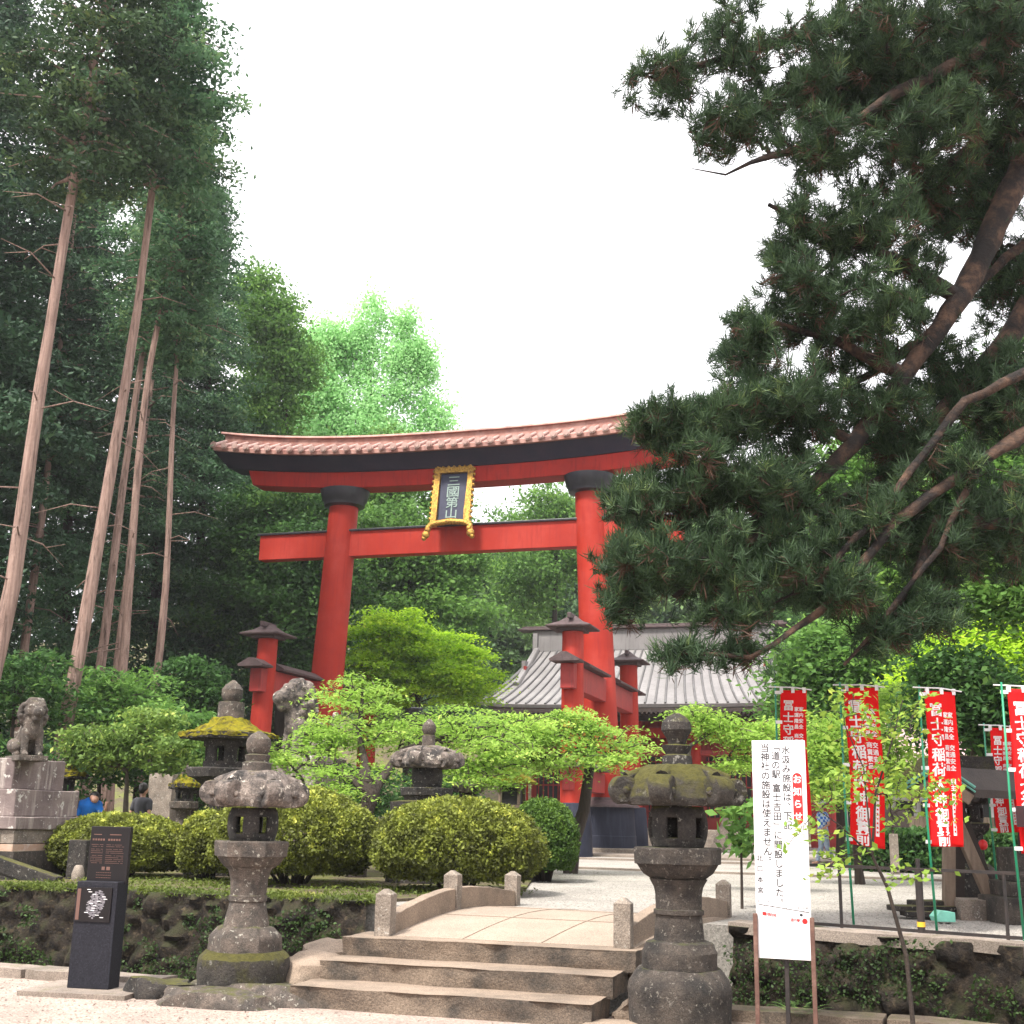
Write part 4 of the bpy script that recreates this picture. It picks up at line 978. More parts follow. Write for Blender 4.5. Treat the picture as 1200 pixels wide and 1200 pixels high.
# walker in checked shirt
def walker(c, rz, label, shirt, legs, hat, k=1.0, name='person'):
    root = thing(name, label, 'person', c, rz)
    b = MB(); body_mesh(b, [((-.09, -.16, .09), (-.09, -.02, .47), .045, .06), ((-.09, -.02, .47), (-.08, 0, .88), .062, .085), ((.09, .26, .12), (.09, .06, .47), .042, .06), ((.09, .06, .47), (.08, 0, .88), .062, .085),
        ((-.09, -.18, .04), (-.09, -.32, .035), .042, .033), ((.09, .27, .08), (.09, .17, .03), .042, .033), ((-.06, 0, .92), (.06, 0, .92), .12, .12), ((0, 0, .95), (0, 0, 1.30), .12, .14), ((-.13, 0, 1.36), (.13, 0, 1.36), .075, .075),
        ((0, 0, 1.40), (0, -.01, 1.50), .05, .048), ((0, -.02, 1.57), (0, -.02, 1.62), .085, .09), ((0, -.105, 1.575), (0, -.11, 1.57), .016, .016),
        ((-.18, 0, 1.36), (-.24, .06, 1.10), .05, .04), ((-.24, .06, 1.10), (-.22, -.08, .88), .038, .028), ((.18, 0, 1.36), (.24, .04, 1.10), .05, .04), ((.24, .04, 1.10), (.22, -.16, .97), .038, .028),
        ((-.22, -.08, .88), (-.22, -.12, .80), .03, .02), ((.22, -.16, .97), (.21, -.22, .93), .03, .02)], k)
    for sx, p in ((-1, (-.22, -.13, .80)), (1, (.21, -.23, .93))):
        for i in range(5): capsule(b, (p[0]+(i-2)*.014, p[1], p[2]), (p[0]+(i-2)*.016, p[1]-.02, p[2]-.055+.008*abs(i-2)), .008, .006)
    build(b, 'body', 'skin', root, remesh=.013, smooth=True, angle=180)
    b = MB(); body_mesh(b, [((0, 0, .92), (0, 0, 1.30), .14, .155), ((-.14, 0, 1.35), (.14, 0, 1.35), .09, .09), ((-.18, 0, 1.34), (-.215, .03, 1.2), .07, .06), ((.18, 0, 1.34), (.215, .03, 1.2), .07, .06)], k)
    build(b, 'shirt', shirt, root, remesh=.014, smooth=True, angle=180)
    b = MB(); body_mesh(b, [((-.09, -.155, .12), (-.09, -.02, .47), .06, .075), ((-.09, -.02, .47), (-.08, 0, .88), .076, .098), ((.09, .25, .15), (.09, .06, .47), .057, .075), ((.09, .06, .47), (.08, 0, .88), .076, .098), ((-.06, 0, .9), (.06, 0, .9), .13, .13)], k)
    build(b, 'trousers', legs, root, remesh=.014, smooth=True, angle=180)
    b = MB(); body_mesh(b, [((0, .01, 1.645), (0, .015, 1.66), .102, .098), ((0, .05, 1.58), (0, .05, 1.6), .07, .08)], k)
    build(b, 'hair', 'hair', root, remesh=.014, smooth=True, angle=180)
    if hat:
        b = MB().lathe([(.115, 1.665), (.118, 1.70), (.10, 1.75), (.05, 1.785), (.001, 1.79)], 20, (0, 0, 0), cap=False); b.box((0, -.14, 1.668), (.17, .13, .014)); b.v = [v*k for v in b.v]
        build(b, 'cap', hat, root, smooth=True, angle=50)
    return root
p = G(966, 1013, T); walker((p.x, p.y, T), R(-70), 'person with a pale cap, blue checked shirt and jeans walking across the gravel', 'plaid', 'denim', 'white_paint', k=.93)
p = W(166, 950, 23.2); walker((p.x, p.y, T), R(160), 'person in dark clothes half hidden behind the clipped hedge and small tree', 'trousers', 'trousers', None, k=.86)

# ================================================================== BLACK GRANITE MARKER
c = G(103, 1158, .045); SF = frame((c.x, c.y), R(11))
st = thing('information_marker', 'black granite information marker standing on the lane at the left', 'information sign', (c.x, c.y, .04), -R(11))
zs = lambda py: W(110, py, c.y).z
def sb(mb, n, mt, par=st, **k): mb.xf(SF); return build(mb, n, mt, par, world=True, **k)
h1 = zs(1033)
sb(MB().box((-.0, .09, h1/2+.02), (.405, .20, h1-.04)), 'pedestal', 'black_granite', bevel=.006)
up = sb(MB().box((.02, .13, (h1+zs(971))/2), (.40, .05, zs(971)-h1+.04)), 'upper_panel', 'gloss_black', bevel=.004)
mp = sb(MB().box((-.015, -.016, h1-.20), (.345, .012, .30)), 'map_panel', 'gloss_black')
b = MB(); r2 = random.Random(5)
prof = []
for i in range(26):
    t = i/25; zz = h1-.08-.24*t; wdt = .012+.07*math.sin(PI*min(1, t*1.05))**.7; cx = .035-.055*t
    for j in range(int(wdt/.007)):
        x = cx+(r2.random()-.5)*2*wdt; b.box((x, -.0235, zz+(r2.random()-.5)*.01), (.016+.01*r2.random(), .003, .008))
sb(b, 'relief_map', 'map_grey', mp)
b = MB()
for i in range(13): b.box((.0+r2.uniform(-.08, .11), -.0245, h1-.07-.02*i), (.035, .003, .005))
sb(b, 'caption_lines', 'white_paint', mp)
b = MB(); b.box((-.165, -.0235, h1-.20), (.034, .003, .27)); sb(b, 'copper_strip', 'copper_letter', mp)
b = MB()
for cx, w_ in ((-.095, .13), (.085, .19)):
    b.box((cx-.01, .102, zs(978)), (w_*.6, .003, .008)); 
    for i in range(5): b.box((cx-w_*.38+i*.026, .102, zs(984)), (.017, .003, .018))
    zz = zs(990)
    for i in range(10):
        n_ = int(w_/.012)
        for j in range(n_):
            if r2.random() < .86: b.box((cx-w_/2+.012*j+.006, .102, zz), (.0085, .003, .0045))
        zz -= .0165 if i not in (1, 4) else .024
for i, (x, w_) in enumerate(((-.02, .03), (.03, .035))): b.box((x, .102, zs(1018)), (w_, .003, .03))
for i in range(3):
    for j in range(9): b.box((-.08+j*.017, .102, zs(1023+i*3)), (.011, .003, .005))
sb(b, 'lettering', 'copper_letter', up)
b = MB(); b.prism([(c.x-.55, c.y-.22), (c.x+.45, c.y-.40), (c.x+.55, c.y+.42), (c.x-.45, c.y+.55)], -.1, .04); struct(b, 'paving_slab', 'kerb')

# ================================================================== WHITE NOTICE BOARD
YS = 10.25; c = W(916, 1000, YS); zS = lambda py: W(916, py, YS).z
SW = .43; th_s = R(20); NF = frame((c.x, c.y), th_s)
nb = thing('notice_board', 'tall white notice board with black Japanese lettering on rusty posts', 'notice board', (c.x, c.y, 0), -th_s)
def nbp(mb, n, mt, par=nb, **k): mb.xf(NF); return build(mb, n, mt, par, world=True, **k)
zt, zb = zS(868), zS(1124); PHt = zt-zb
bd = nbp(MB().box((0, 0, (zt+zb)/2), (SW, .018, PHt)), 'board', 'white_paint', bevel=.003)
def u_(px): return (px-916)/65*SW
def yw(py): return zt-(py-868)/256*PHt
b = MB(); cpx = SW/65
its = []
def vcol(text, px, py0, pitch, size):
    y = py0
    for ch in text:
        if ch == ' ': y += pitch*.5; continue
        its.append((ch, u_(px), yw(y+3), size*cpx)); y += pitch
vcol('当神社の施設は使えません。', 899.5, 874, 11.25, 10.6)
vcol('「道の駅 富士吉田」に開設しました。', 912.5, 872.5, 11.15, 10.4)
vcol('水汲み施設は、下記', 925, 877, 11.2, 10.4)
vcol('北口本宮', 889.5, 1006, 12.5, 7.6)
its2 = its[:]
letters(b, its, heavy=.013)
b.v = [v+Vector((0, -.0105, 0)) for v in b.v]
nbp(b, 'lettering', 'ink', bd)
b = MB()
for x0, x1, y0, y1 in ((886, 947, 1062, 1069.5),):
    b.add([(u_(x0), 0, yw(y0)), (u_(x1), 0, yw(y1)), (u_(x1), 0, yw(y1+.9)), (u_(x0), 0, yw(y0+.9))], [(0, 1, 2, 3)])
for x, y0, y1 in ((893, 1063, 1072), (903, 1059, 1066), (920, 1061, 1068), (940, 1068, 1076)):
    b.add([(u_(x), 0, yw(y0)), (u_(x+.5), 0, yw(y0)), (u_(x+.5), 0, yw(y1)), (u_(x), 0, yw(y1))], [(0, 1, 2, 3)])
letters(b, [(ch, u_(887+i*2.9), yw(1059), 2.9*cpx) for i, ch in enumerate('富士河口湖')]+[(ch, u_(934+i*3.2), yw(1065), 3.2*cpx) for i, ch in enumerate('至山中湖')]+[(ch, u_(925+i*2.4), yw(1071+i*.2), 2.4*cpx) for i, ch in enumerate('富士山')])
b.add([(u_(937)+math.cos(a)*2*cpx, 0, yw(1073)+math.sin(a)*1.6*cpx) for a in [2*PI*i/16 for i in range(16)]], [tuple(range(16))])
b.v = [v+Vector((0, -.0105, 0)) for v in b.v]
nbp(b, 'route_map', 'ink', bd)
b = MB(); rr = 5.8*cpx; xx = u_(937.8); za, zb2 = yw(907), yw(968)
pts = [(xx+rr*math.cos(a), 0, za-rr+rr*math.sin(a)) for a in [PI*i/12 for i in range(13)]]+[(xx-rr*math.cos(a), 0, zb2+rr-rr*math.sin(a)) for a in [PI*i/12 for i in range(13)]]
b.add(pts, [tuple(range(len(pts)-1, -1, -1))])
b.add([(u_(941)+math.cos(a)*3.2*cpx, 0, yw(1080)+math.sin(a)*3.2*cpx) for a in [2*PI*i/20 for i in range(20)]], [tuple(range(20))])
b.add([(u_(x), 0, yw(y)) for x, y in ((891, 1071), (896, 1071.4), (896, 1075.4), (891, 1075))], [(0, 1, 2, 3)])
letters(b, [(ch, u_(898.5+i*3.7), yw(1073.8+i*.4), 4.0*cpx) for i, ch in enumerate('現在地')]+[(ch, u_(926+i*4), yw(1079), 4.2*cpx) for i, ch in enumerate('道の駅')], heavy=.02)
b.v = [v+Vector((0, -.0108, 0)) for v in b.v]
nbp(b, 'red_marking', 'sign_red', bd)
b = MB(); letters(b, [(ch, u_(937.8), yw(915+i*14.6), 10.0*cpx) for i, ch in enumerate('お知らせ')], heavy=.025); b.v = [v+Vector((0, -.0125, 0)) for v in b.v]
nbp(b, 'white_lettering', 'letter_white', bd)
for x, ztop, mt, y in ((-SW/2-.005, yw(1073), 'rust_post', -.03), (SW/2+.008, yw(1075), 'rust_post', -.03), (.005, zb+.3, 'black_iron', .05)):
    nbp(MB().box((x, y, ztop/2-.1), (.034, .03, ztop+.2)), 'post', mt, bevel=.004)

# ================================================================== BANNERS
def banner(px0, py0, px1, Y, pybot, pyfoot, yaw, label, seed, hgt=None):
    a = W(px0, py0, Y); top = a.z; z1 = W(px0, pybot, Y).z; H = top-z1; k = Y*.985/FPX; w = abs(px1-px0)*k/math.cos(yaw)
    pole_x = a.x-.05; foot = Vector((pole_x, Y, T if Y > 11.6 else T))
    root = thing('shrine_banner', label, 'banner', foot, -yaw, 'red votive banners on green poles')
    BF = frame((a.x, a.y), yaw)
    def bb(mb, n, mt, par=root, **kk): mb.xf(BF); return build(mb, n, mt, par, world=True, **kk)
    def dy(x, z):
        u = x/w; v = (top-z)/H
        return .05*math.sin(u*7+seed)*(.3+v*.7)+.03*math.sin(v*5+seed*2+u*2)+.06*v*v*u*math.sin(seed)
    def bend(P, off=0): return Vector((P[0]-.012*math.sin((top-P[2])*4+seed), dy(P[0], P[2])+off+P[1], P[2]-.03*math.sin(PI*min(1, max(0, P[0]/w)))*0-.05*(P[0]/w)*math.sin(seed+1)*((top-P[2])/H)))
    nx, nz_ = 14, 44; b = MB()
    b.add([bend((w*i/nx, 0, top-H*j/nz_)) for j in range(nz_+1) for i in range(nx+1)], [(j*(nx+1)+i, j*(nx+1)+i+1, (j+1)*(nx+1)+i+1, (j+1)*(nx+1)+i) for j in range(nz_) for i in range(nx)])
    cl = bb(b, 'cloth', 'banner', smooth=True, angle=180, solid=.003)
    s = w/.42
    it = column('冨士守稲荷大神', w*.31, top-H*.075, .170*s, H*.097)+column('御寳前', w*.36, top-H*.075-H*.097*7-.01, .165*s, H*.078)
    sm = .072*s
    it += column('家内安全', w*.80, top-H*.13, sm, H*.047)+column('家運隆昌', w*.62, top-H*.13, sm, H*.047)
    it += column('交通安全', w*.80, top-H*.345, sm, H*.044)+column('商賣繁昌', w*.62, top-H*.345, sm, H*.044)
    it += column('願主', w*.78, top-H*.565, sm, H*.042)
    b = MB(); letters(b, it, heavy=.022)
    b.add([(w*.73, 0, top-H*.66), (w*.84, 0, top-H*.66), (w*.84, 0, top-H*.93), (w*.73, 0, top-H*.93)], [(0, 1, 2, 3)])
    b.v = [bend(v, -.006) for v in b.v]; bb(b, 'lettering', 'letter_white', cl)
    b = MB()
    for i in range(9): b.box((w*.785, -.004, top-H*(.68+.028*i)), (.02*s, .003, .022*s))
    b.v = [bend(v, -.009) for v in b.v]; bb(b, 'donor_lettering', 'ink' if False else 'banner', cl)
    b = MB()
    for u in (.06, .5, .93): b = MB(); b.add([Vector((w*u+dx, o+dy(w*u, top), top+dz)) for o in (-.012, .012) for dx, dz in ((-.018, -.03), (.018, -.03), (.018, .03), (-.018, .03))], [(0, 1, 2, 3), (7, 6, 5, 4), (0, 4, 5, 1), (3, 2, 6, 7)]); bb(b, 'tab', 'cloth_white')
    for v_ in (.02, .26, .5, .74, .97): bb(MB().box((-.02, dy(0, top-H*v_), top-H*v_), (.07, .02, .035)), 'tab', 'cloth_white')
    tp = top+.06
    pl_ = bb(MB().tube([(-.045+.03, .0, T-.05), (-.05, 0, (T+tp)/2), (-.05, 0, tp)], [.013, .012, .010], 10), 'pole', 'green_pole', smooth=True, angle=180)
    bb(MB().tube([(-.12, dy(0, top), top+.035), (w*.5, dy(w*.5, top), top+.03), (w+.06, dy(w, top), top+.005)], .007, 8), 'crossbar', 'cloth_white', pl_)
    return root
banner(990, 806, 1028, 13.2, 989, 1090, R(12), 'red banner partly veiled by the thin sapling between notice board and railing', 1.0)
banner(1083, 810, 1121, 12.35, 992, 1095, R(-2), 'red banner rippling in front of the wooden pavilion, lower edge slanting', 2.2)
banner(1180, 807, 1222, 11.8, 1000, 1100, R(0), 'large red banner cut off by the right edge of the picture', 3.7)
banner(1158, 853, 1184, 15.6, 976, 1040, R(8), 'smaller red banner hanging farther back near the right edge', 4.9)
banner(914, 809, 943, 13.6, 955, 1080, R(14), 'red banner showing only its top above the white notice board', 5.6)

# ================================================================== RAILING
rl = thing('iron_railing', 'thin black iron railing along the terrace edge under the red banners', 'railing', (3.37, 12.95, T), 0)
ra = Vector((2.75, 13.36, T)); rb_ = Vector((7.4, 9.85, T)); d_ = (rb_-ra)
def on(t): return ra+d_*t
build(MB().bar(ra+Vector((0, 0, .60)), rb_+Vector((0, 0, .60)), .035, .03), 'top_rail', 'black_iron', rl, world=True)
build(MB().bar(ra+Vector((0, 0, .03)), rb_+Vector((0, 0, .03)), .03, .03), 'bottom_rail', 'black_iron', rl, world=True)
for i, px in enumerate((985, 1078, 1179, 1300)):
    # foot of each upright on the rail line
    best = min((abs((lambda q: 600+FPX*float((np.array(q)-CAM)@cR)/float((np.array(q)-CAM)@cF))(on(t/400)+Vector((0, 0, .3)))-px), t/400) for t in range(401))[1]; q = on(best)
    if i == 1:
        o = build(MB().tube([q, q+Vector((0, 0, .60))], .036, 14), 'upright', 'black_iron', rl, world=True)
        build(MB().tube([q+Vector((0, 0, .60)), q+Vector((0, 0, .70))], .022, 12), 'finial', 'black_iron', o, world=True)
        build(MB().tube([q+Vector((0, 0, .07)), q+Vector((0, 0, .115))], .039, 14), 'yellow_band', 'yellow', o, world=True)
    else: build(MB().tube([q, q+Vector((0, 0, .60))], .017, 10), 'upright', 'black_iron', rl, world=True)

# ================================================================== ROOFED TIMBER PAVILION WITH LANTERN
YI = 14.6
pv = thing('timber_pavilion', 'small roofed timber pavilion with slanting braces behind the red banners', 'pavilion', (W(1125, 1000, YI).x, YI, T), 0)
def wb(mb, n, mt, par=pv, **k): return build(mb, n, mt, par, world=True, **k)
def bw(px, py, Y): return W(px, py, Y)
wb(MB().bar(bw(1112, 925, YI), Vector((bw(1112, 1080, YI).x, YI, T)), .12, .12, up=(0, 1, 0)), 'post', 'wood_grey', bevel=.006)
wb(MB().bar(bw(1124, 925, YI+.9), Vector((bw(1122, 1060, YI+.9).x, YI+.9, T)), .12, .12, up=(0, 1, 0)), 'post', 'wood_dark', bevel=.006)
wb(MB().bar(bw(1200, 930, YI+.9), Vector((bw(1200, 1060, YI+.9).x, YI+.9, T)), .12, .12, up=(0, 1, 0)), 'post', 'wood_dark', bevel=.006)
wb(MB().bar(bw(1117, 955, YI), bw(1172, 1078, YI-.1), .13, .10, up=(0, 1, 0)), 'brace', 'wood_grey', bevel=.006)
wb(MB().bar(bw(1122, 945, YI+.4), bw(1168, 1062, YI+.5), .12, .09, up=(0, 1, 0)), 'brace', 'wood_dark', bevel=.006)
wb(MB().bar(bw(1100, 1069, YI), bw(1185, 1072, YI), .12, .10), 'sill', 'wood_grey', bevel=.006)
c1 = bw(1118, 1085, YI); c2 = bw(1172, 1087, YI); wb(MB().bar(Vector((c1.x, c1.y, T+.10)), Vector((c2.x+.3, c2.y, T+.10)), .5, .24), 'footing', 'stone_light', bevel=.01)
# roof: ridge running to the back right, gable towards the lane
ap = bw(1101, 898, YI-.5); el = bw(1060, 921, YI-.5); er = bw(1142, 925, YI-.5); back = Vector((2.1, 1.4, 0))
b = MB()
sec = lambda o: [el+o, ap+o, er+o, er+o-Vector((0, 0, .09)), ap+o-Vector((0, 0, .10)), el+o-Vector((0, 0, .09))]
b.loft([sec(Vector((0, 0, 0))), sec(back)]); rf = wb(b, 'roof', 'wood_dark')
b = MB(); b.tube([el+Vector((0, -.02, .02)), ap+Vector((0, -.02, .03)), er+Vector((0, -.02, .02))], .018, 6); b.tube([el+Vector((0, -.02, -.03)), ap+Vector((0, -.02, -.02)), er+Vector((0, -.02, -.03))], .012, 6)
wb(b, 'copper_edge', 'verdigris', rf)
b = MB(); b.bar(el+Vector((.05, -.01, -.12)), ap+Vector((0, -.01, -.14)), .03, .12); b.bar(ap+Vector((0, -.012, -.14)), er+Vector((-.05, -.012, -.12)), .03, .12); wb(b, 'bargeboard', 'wood_grey', rf)
b = MB(); b.loft([[p_+Vector((0, .5*i, 0)) for p_ in (bw(1085, 908, YI+.4), bw(1108, 884, YI+.4), bw(1163, 886, YI+.4), bw(1171, 926, YI+.4), bw(1130, 930, YI+.4))] for i in (0, 1, 2)]); b.sub(3).jit(.04, 4)
wb(b, 'bark_roof', 'stone_moss', rf)
# lantern inside
lantern('stone_lantern', 'dark stone lantern sheltered under the timber pavilion', 1137, 16.2, T,
    dict(foot=1040, base=[(9999, 30), (1020, 30), (1012, 22)], col=[(1014, 16), (990, 14), (975, 18)], plat=[(978, 20), (972, 26), (965, 27), (964, 25)],
         fire=[(965, 16), (952, 18), (941, 16)], roof=(942, 928, 30, 12), fin=[(930, 6), (925, 7), (920, 5), (917, 1)]),
    ('stone_dark', 'stone_dark', 'stone_dark', 'stone_dark', 'stone_dark'), rot=.2, seed=33)
c = bw(1105, 1074, YI-.75); bx = thing('mint_box', 'small mint green house-shaped box at the foot of the pavilion', 'box', (c.x, c.y, T+.1), -.2)
b = MB().loft([[Vector((x+c.x, y+c.y, zz+c.z)) for x, zz in ((-.09, -.05), (.10, -.05), (.10, .05), (-.05, .065), (-.11, .0))] for y in (-.1, .12)]); build(b, 'casing', 'mint', bx, world=True, bevel=.006)
build(MB().box((c.x, c.y, (T+c.z-.07)/2), (.05, .05, c.z-.07-T)), 'stand', 'wood_dark', bx, world=True)
b = MB(); 
for i, (px_, w_) in enumerate(((1085, .5), (1080, .7), (1090, .4))): q = bw(px_, 1072+i*3, YI-.2+i*.15); b.box((q.x, q.y, T+.06+.05*i), (w_, .3, .06), rz=.2*i)
solo(b, 'stone_slabs', 'stone_dark', 'dark flat slabs lying on the gravel left of the pavilion foot', 'slabs', bevel=.01)
# red paper lantern, low stone pedestal and dark offering box
c = bw(1152, 990, 15.4); lr = thing('red_lantern', 'little round red lantern on a post under the far banner', 'lantern', (c.x, c.y, T))
build(MB().ball((c.x, c.y, c.z), .055, (1, 1, 1.15)), 'shade', 'sign_red', lr, world=True, smooth=True); build(MB().tube([(c.x, c.y, T), (c.x, c.y, c.z+.12)], .012, 8), 'post', 'black_iron', lr, world=True)
cc = W(1190, 1020, 14.2)
b = MB().box((cc.x+.25, cc.y, T+.14), (1.1, .8, .28)).box((cc.x+.25, cc.y, T+.36), (.9, .65, .16)).box((cc.x+.25, cc.y, T+.62), (.72, .5, .36)); b.sub(2).jit(.01, 5)
solo(b, 'stone_pedestal', 'stone_shaft', 'low stepped stone pedestal at the right edge beyond the railing', 'pedestal', bevel=.012)
c = W(1212, 957, 11.6); ob = thing('dark_lamp_box', 'black box lamp on a pole at the right edge in front of the red banner', 'lamp', (c.x, c.y, T))
build(MB().box((c.x, c.y, c.z), (.26, .2, .19)), 'housing', 'black_metal', ob, world=True, bevel=.01); build(MB().tube([(c.x+.05, c.y, T), (c.x+.05, c.y, c.z)], .015, 8), 'pole', 'black_iron', ob, world=True)

# ================================================================== BUILDINGS AT THE RIGHT
bo = G(1080, 1000, T); bo = Vector((W(1080, 960, 38).x, 38, T)); BFm = frame(bo)
ho = thing('side_hall', 'low building with a wide pinkish roof behind the red banners', 'building', bo, -TH)
def bp_(mb, n, mt, par=ho, **k): mb.xf(BFm); return build(mb, n, mt, par, world=True, **k)
ze = 3.1
bp_(MB().box((3.3, 3, T+1.2), (11, 5, 2.4)), 'wall', 'white_paint')
bp_(MB().loft([[Vector((x, y, zz)) for y, zz in ((-.6, ze-.1), (-.6, ze), (3, ze+2.3), (6.6, ze), (6.6, ze-.1))] for x in (-2.6, 9.4)]), 'roof', 'pink_roof')
bp_(MB().box((3.4, -.35, ze-.28), (12, .12, .34)), 'fascia', 'navy')
b = MB()
for i in range(15): b.box((-1.9+i*.72, .42, T+1.1), (.5, .06, 1.3))
bp_(b, 'window', 'window_dark')
# second roof glimpsed beyond the hall's right end
o2 = W(935, 880, 56); F2 = frame((o2.x+3, 56))
h2 = thing('side_building', 'grey-roofed building glimpsed between the hall and the first red banner', 'building', (o2.x+3, 56, T), -TH)
M2 = F2
for mb, n, mt in ((MB().box((1, 3, 2.6), (7, 6, 4)), 'wall', 'red_dull'), (MB().loft([[Vector((x, y, zz)) for x, zz in ((-3.4, 4.8), (-3.4, 4.95), (1, 7.3), (5.4, 4.95), (5.4, 4.8), (1, 7.05))] for y in (-.8, 6.8)]), 'roof', 'roof_dark')):
    mb.xf(M2); build(mb, n, mt, h2, world=True)
# grey picket fence with posts in front of side hall, clipped hedge below
pf = thing('picket_fence', 'row of pale timber pickets in front of the side hall', 'fence', (W(1060, 980, 31).x, 31, T), 0)
b = MB(); q0 = W(1000, 975, 31); q1 = W(1260, 982, 28)
for i in range(46):
    q = q0.lerp(q1, i/45); b.box((q.x, q.y, T+.62), (.10, .05, 1.25))
build(b, 'pickets', 'wood_grey', pf, world=True)
build(MB().bar(Vector((q0.x, q0.y-.04, T+1.0)), Vector((q1.x, q1.y-.04, T+1.0)), .05, .08), 'rail', 'wood_grey', pf, world=True)
c = W(1048, 1000, 27.5); solo(MB().box((c.x, c.y, T+.42), (.16, .14, .85)), 'marker_post', 'stone_light', 'short pale marker post standing before the dark hedge', 'marker post', bevel=.01)
c = W(1046, 958, 28); b = MB().box((c.x, c.y, c.z), (.7, .04, .42)).tube([(c.x, c.y+.05, T), (c.x, c.y+.05, c.z)], .03, 8)
nbx = solo(b, 'small_notice', 'wood_dark', 'small dark notice with pale writing above the hedge between the banners', 'notice')
# ================================================================== CLIPPED BUSHES
def bush(c, rx, ry, rz, lmat, label, n, leaf=(.050, .030), group='clipped round bushes', flat=0, inner='bark_dark'):
    """rounded crown on short stems: leaves packed on a wobbly shell and thinning towards the ground"""
    c = Vector(c); root = thing('clipped_bush', label, 'bush', c, 0, group)
    b = MB()
    r2 = random.Random(n)
    for i in range(16):
        a = 2*PI*i/16+r2.random(); k = .75*r2.random()**.5; top = Vector((rx*k*math.cos(a), ry*k*math.sin(a), rz*(.55+.35*r2.random())))
        b.tube([Vector((.12*math.cos(a), .12*math.sin(a), -.05)), top*.5+Vector((0, 0, .05)), top], [.03, .02, .008], 6)
        for j in range(4):
            e = top+Vector((r2.uniform(-.3, .3), r2.uniform(-.3, .3), r2.uniform(-.1, .25))); b.tube([top*.55, e], [.012, .004], 5)
    build(b, 'stems', 'bark_dark', root, smooth=True, angle=180)
    d = unit(rng.normal(size=(n*2, 3))); d = d[d[:, 2] > -.75][:n]; n = len(d)
    wob = np.array([1+.045*noise.noise(Vector(q*2.6)+Vector(c))+.035*noise.noise(Vector(q*7)+Vector(c)) for q in d[:, None, :].reshape(-1, 3)])
    rad = np.where(rng.random(n) < .72, .96+.05*rng.normal(size=n)*.6, .55+.4*rng.random(n))*wob
    e = .82   # slightly boxy dome
    dd = np.sign(d)*np.abs(d)**e; dd = dd/np.maximum(np.linalg.norm(dd, axis=1, keepdims=True), .001)**.55
    P = dd*rad[:, None]*np.array([rx, ry, rz]); P[:, 2] = P[:, 2]*np.where(P[:, 2] > 0, 1, .62)+rz*.72
    low = d[:, 2] < .15; hl_ = np.linalg.norm(P[:, :2]/np.array([rx, ry]), axis=1)+1e-6; tgt = np.maximum(hl_, (.90+.10*d[:, 2])*rad*(.75+.25*rng.random(n)**.3)); P[low, :2] *= (tgt/hl_)[low, None]
    keep = P[:, 2] > .03; P = P[keep]; d = d[keep]
    C = P; m_ = len(C)
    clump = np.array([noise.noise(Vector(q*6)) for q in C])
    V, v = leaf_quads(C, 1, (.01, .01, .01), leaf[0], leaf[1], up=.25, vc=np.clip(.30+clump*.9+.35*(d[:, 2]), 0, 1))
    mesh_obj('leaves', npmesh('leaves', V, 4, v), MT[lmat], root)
    return root
BQ = lambda px, Y: Vector((W(px, 1000, Y).x, Y, T))
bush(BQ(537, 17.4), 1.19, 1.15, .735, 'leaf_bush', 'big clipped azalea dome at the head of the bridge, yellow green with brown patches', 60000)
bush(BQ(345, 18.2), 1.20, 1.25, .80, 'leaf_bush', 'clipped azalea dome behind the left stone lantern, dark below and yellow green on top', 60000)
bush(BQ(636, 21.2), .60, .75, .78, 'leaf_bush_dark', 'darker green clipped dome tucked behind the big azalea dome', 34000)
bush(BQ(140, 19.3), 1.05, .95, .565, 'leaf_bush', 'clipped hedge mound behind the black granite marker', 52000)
bush(BQ(242, 18.9), .42, .6, .60, 'leaf_bush', 'small clipped mound squeezed between hedge mound and left lantern', 18000)

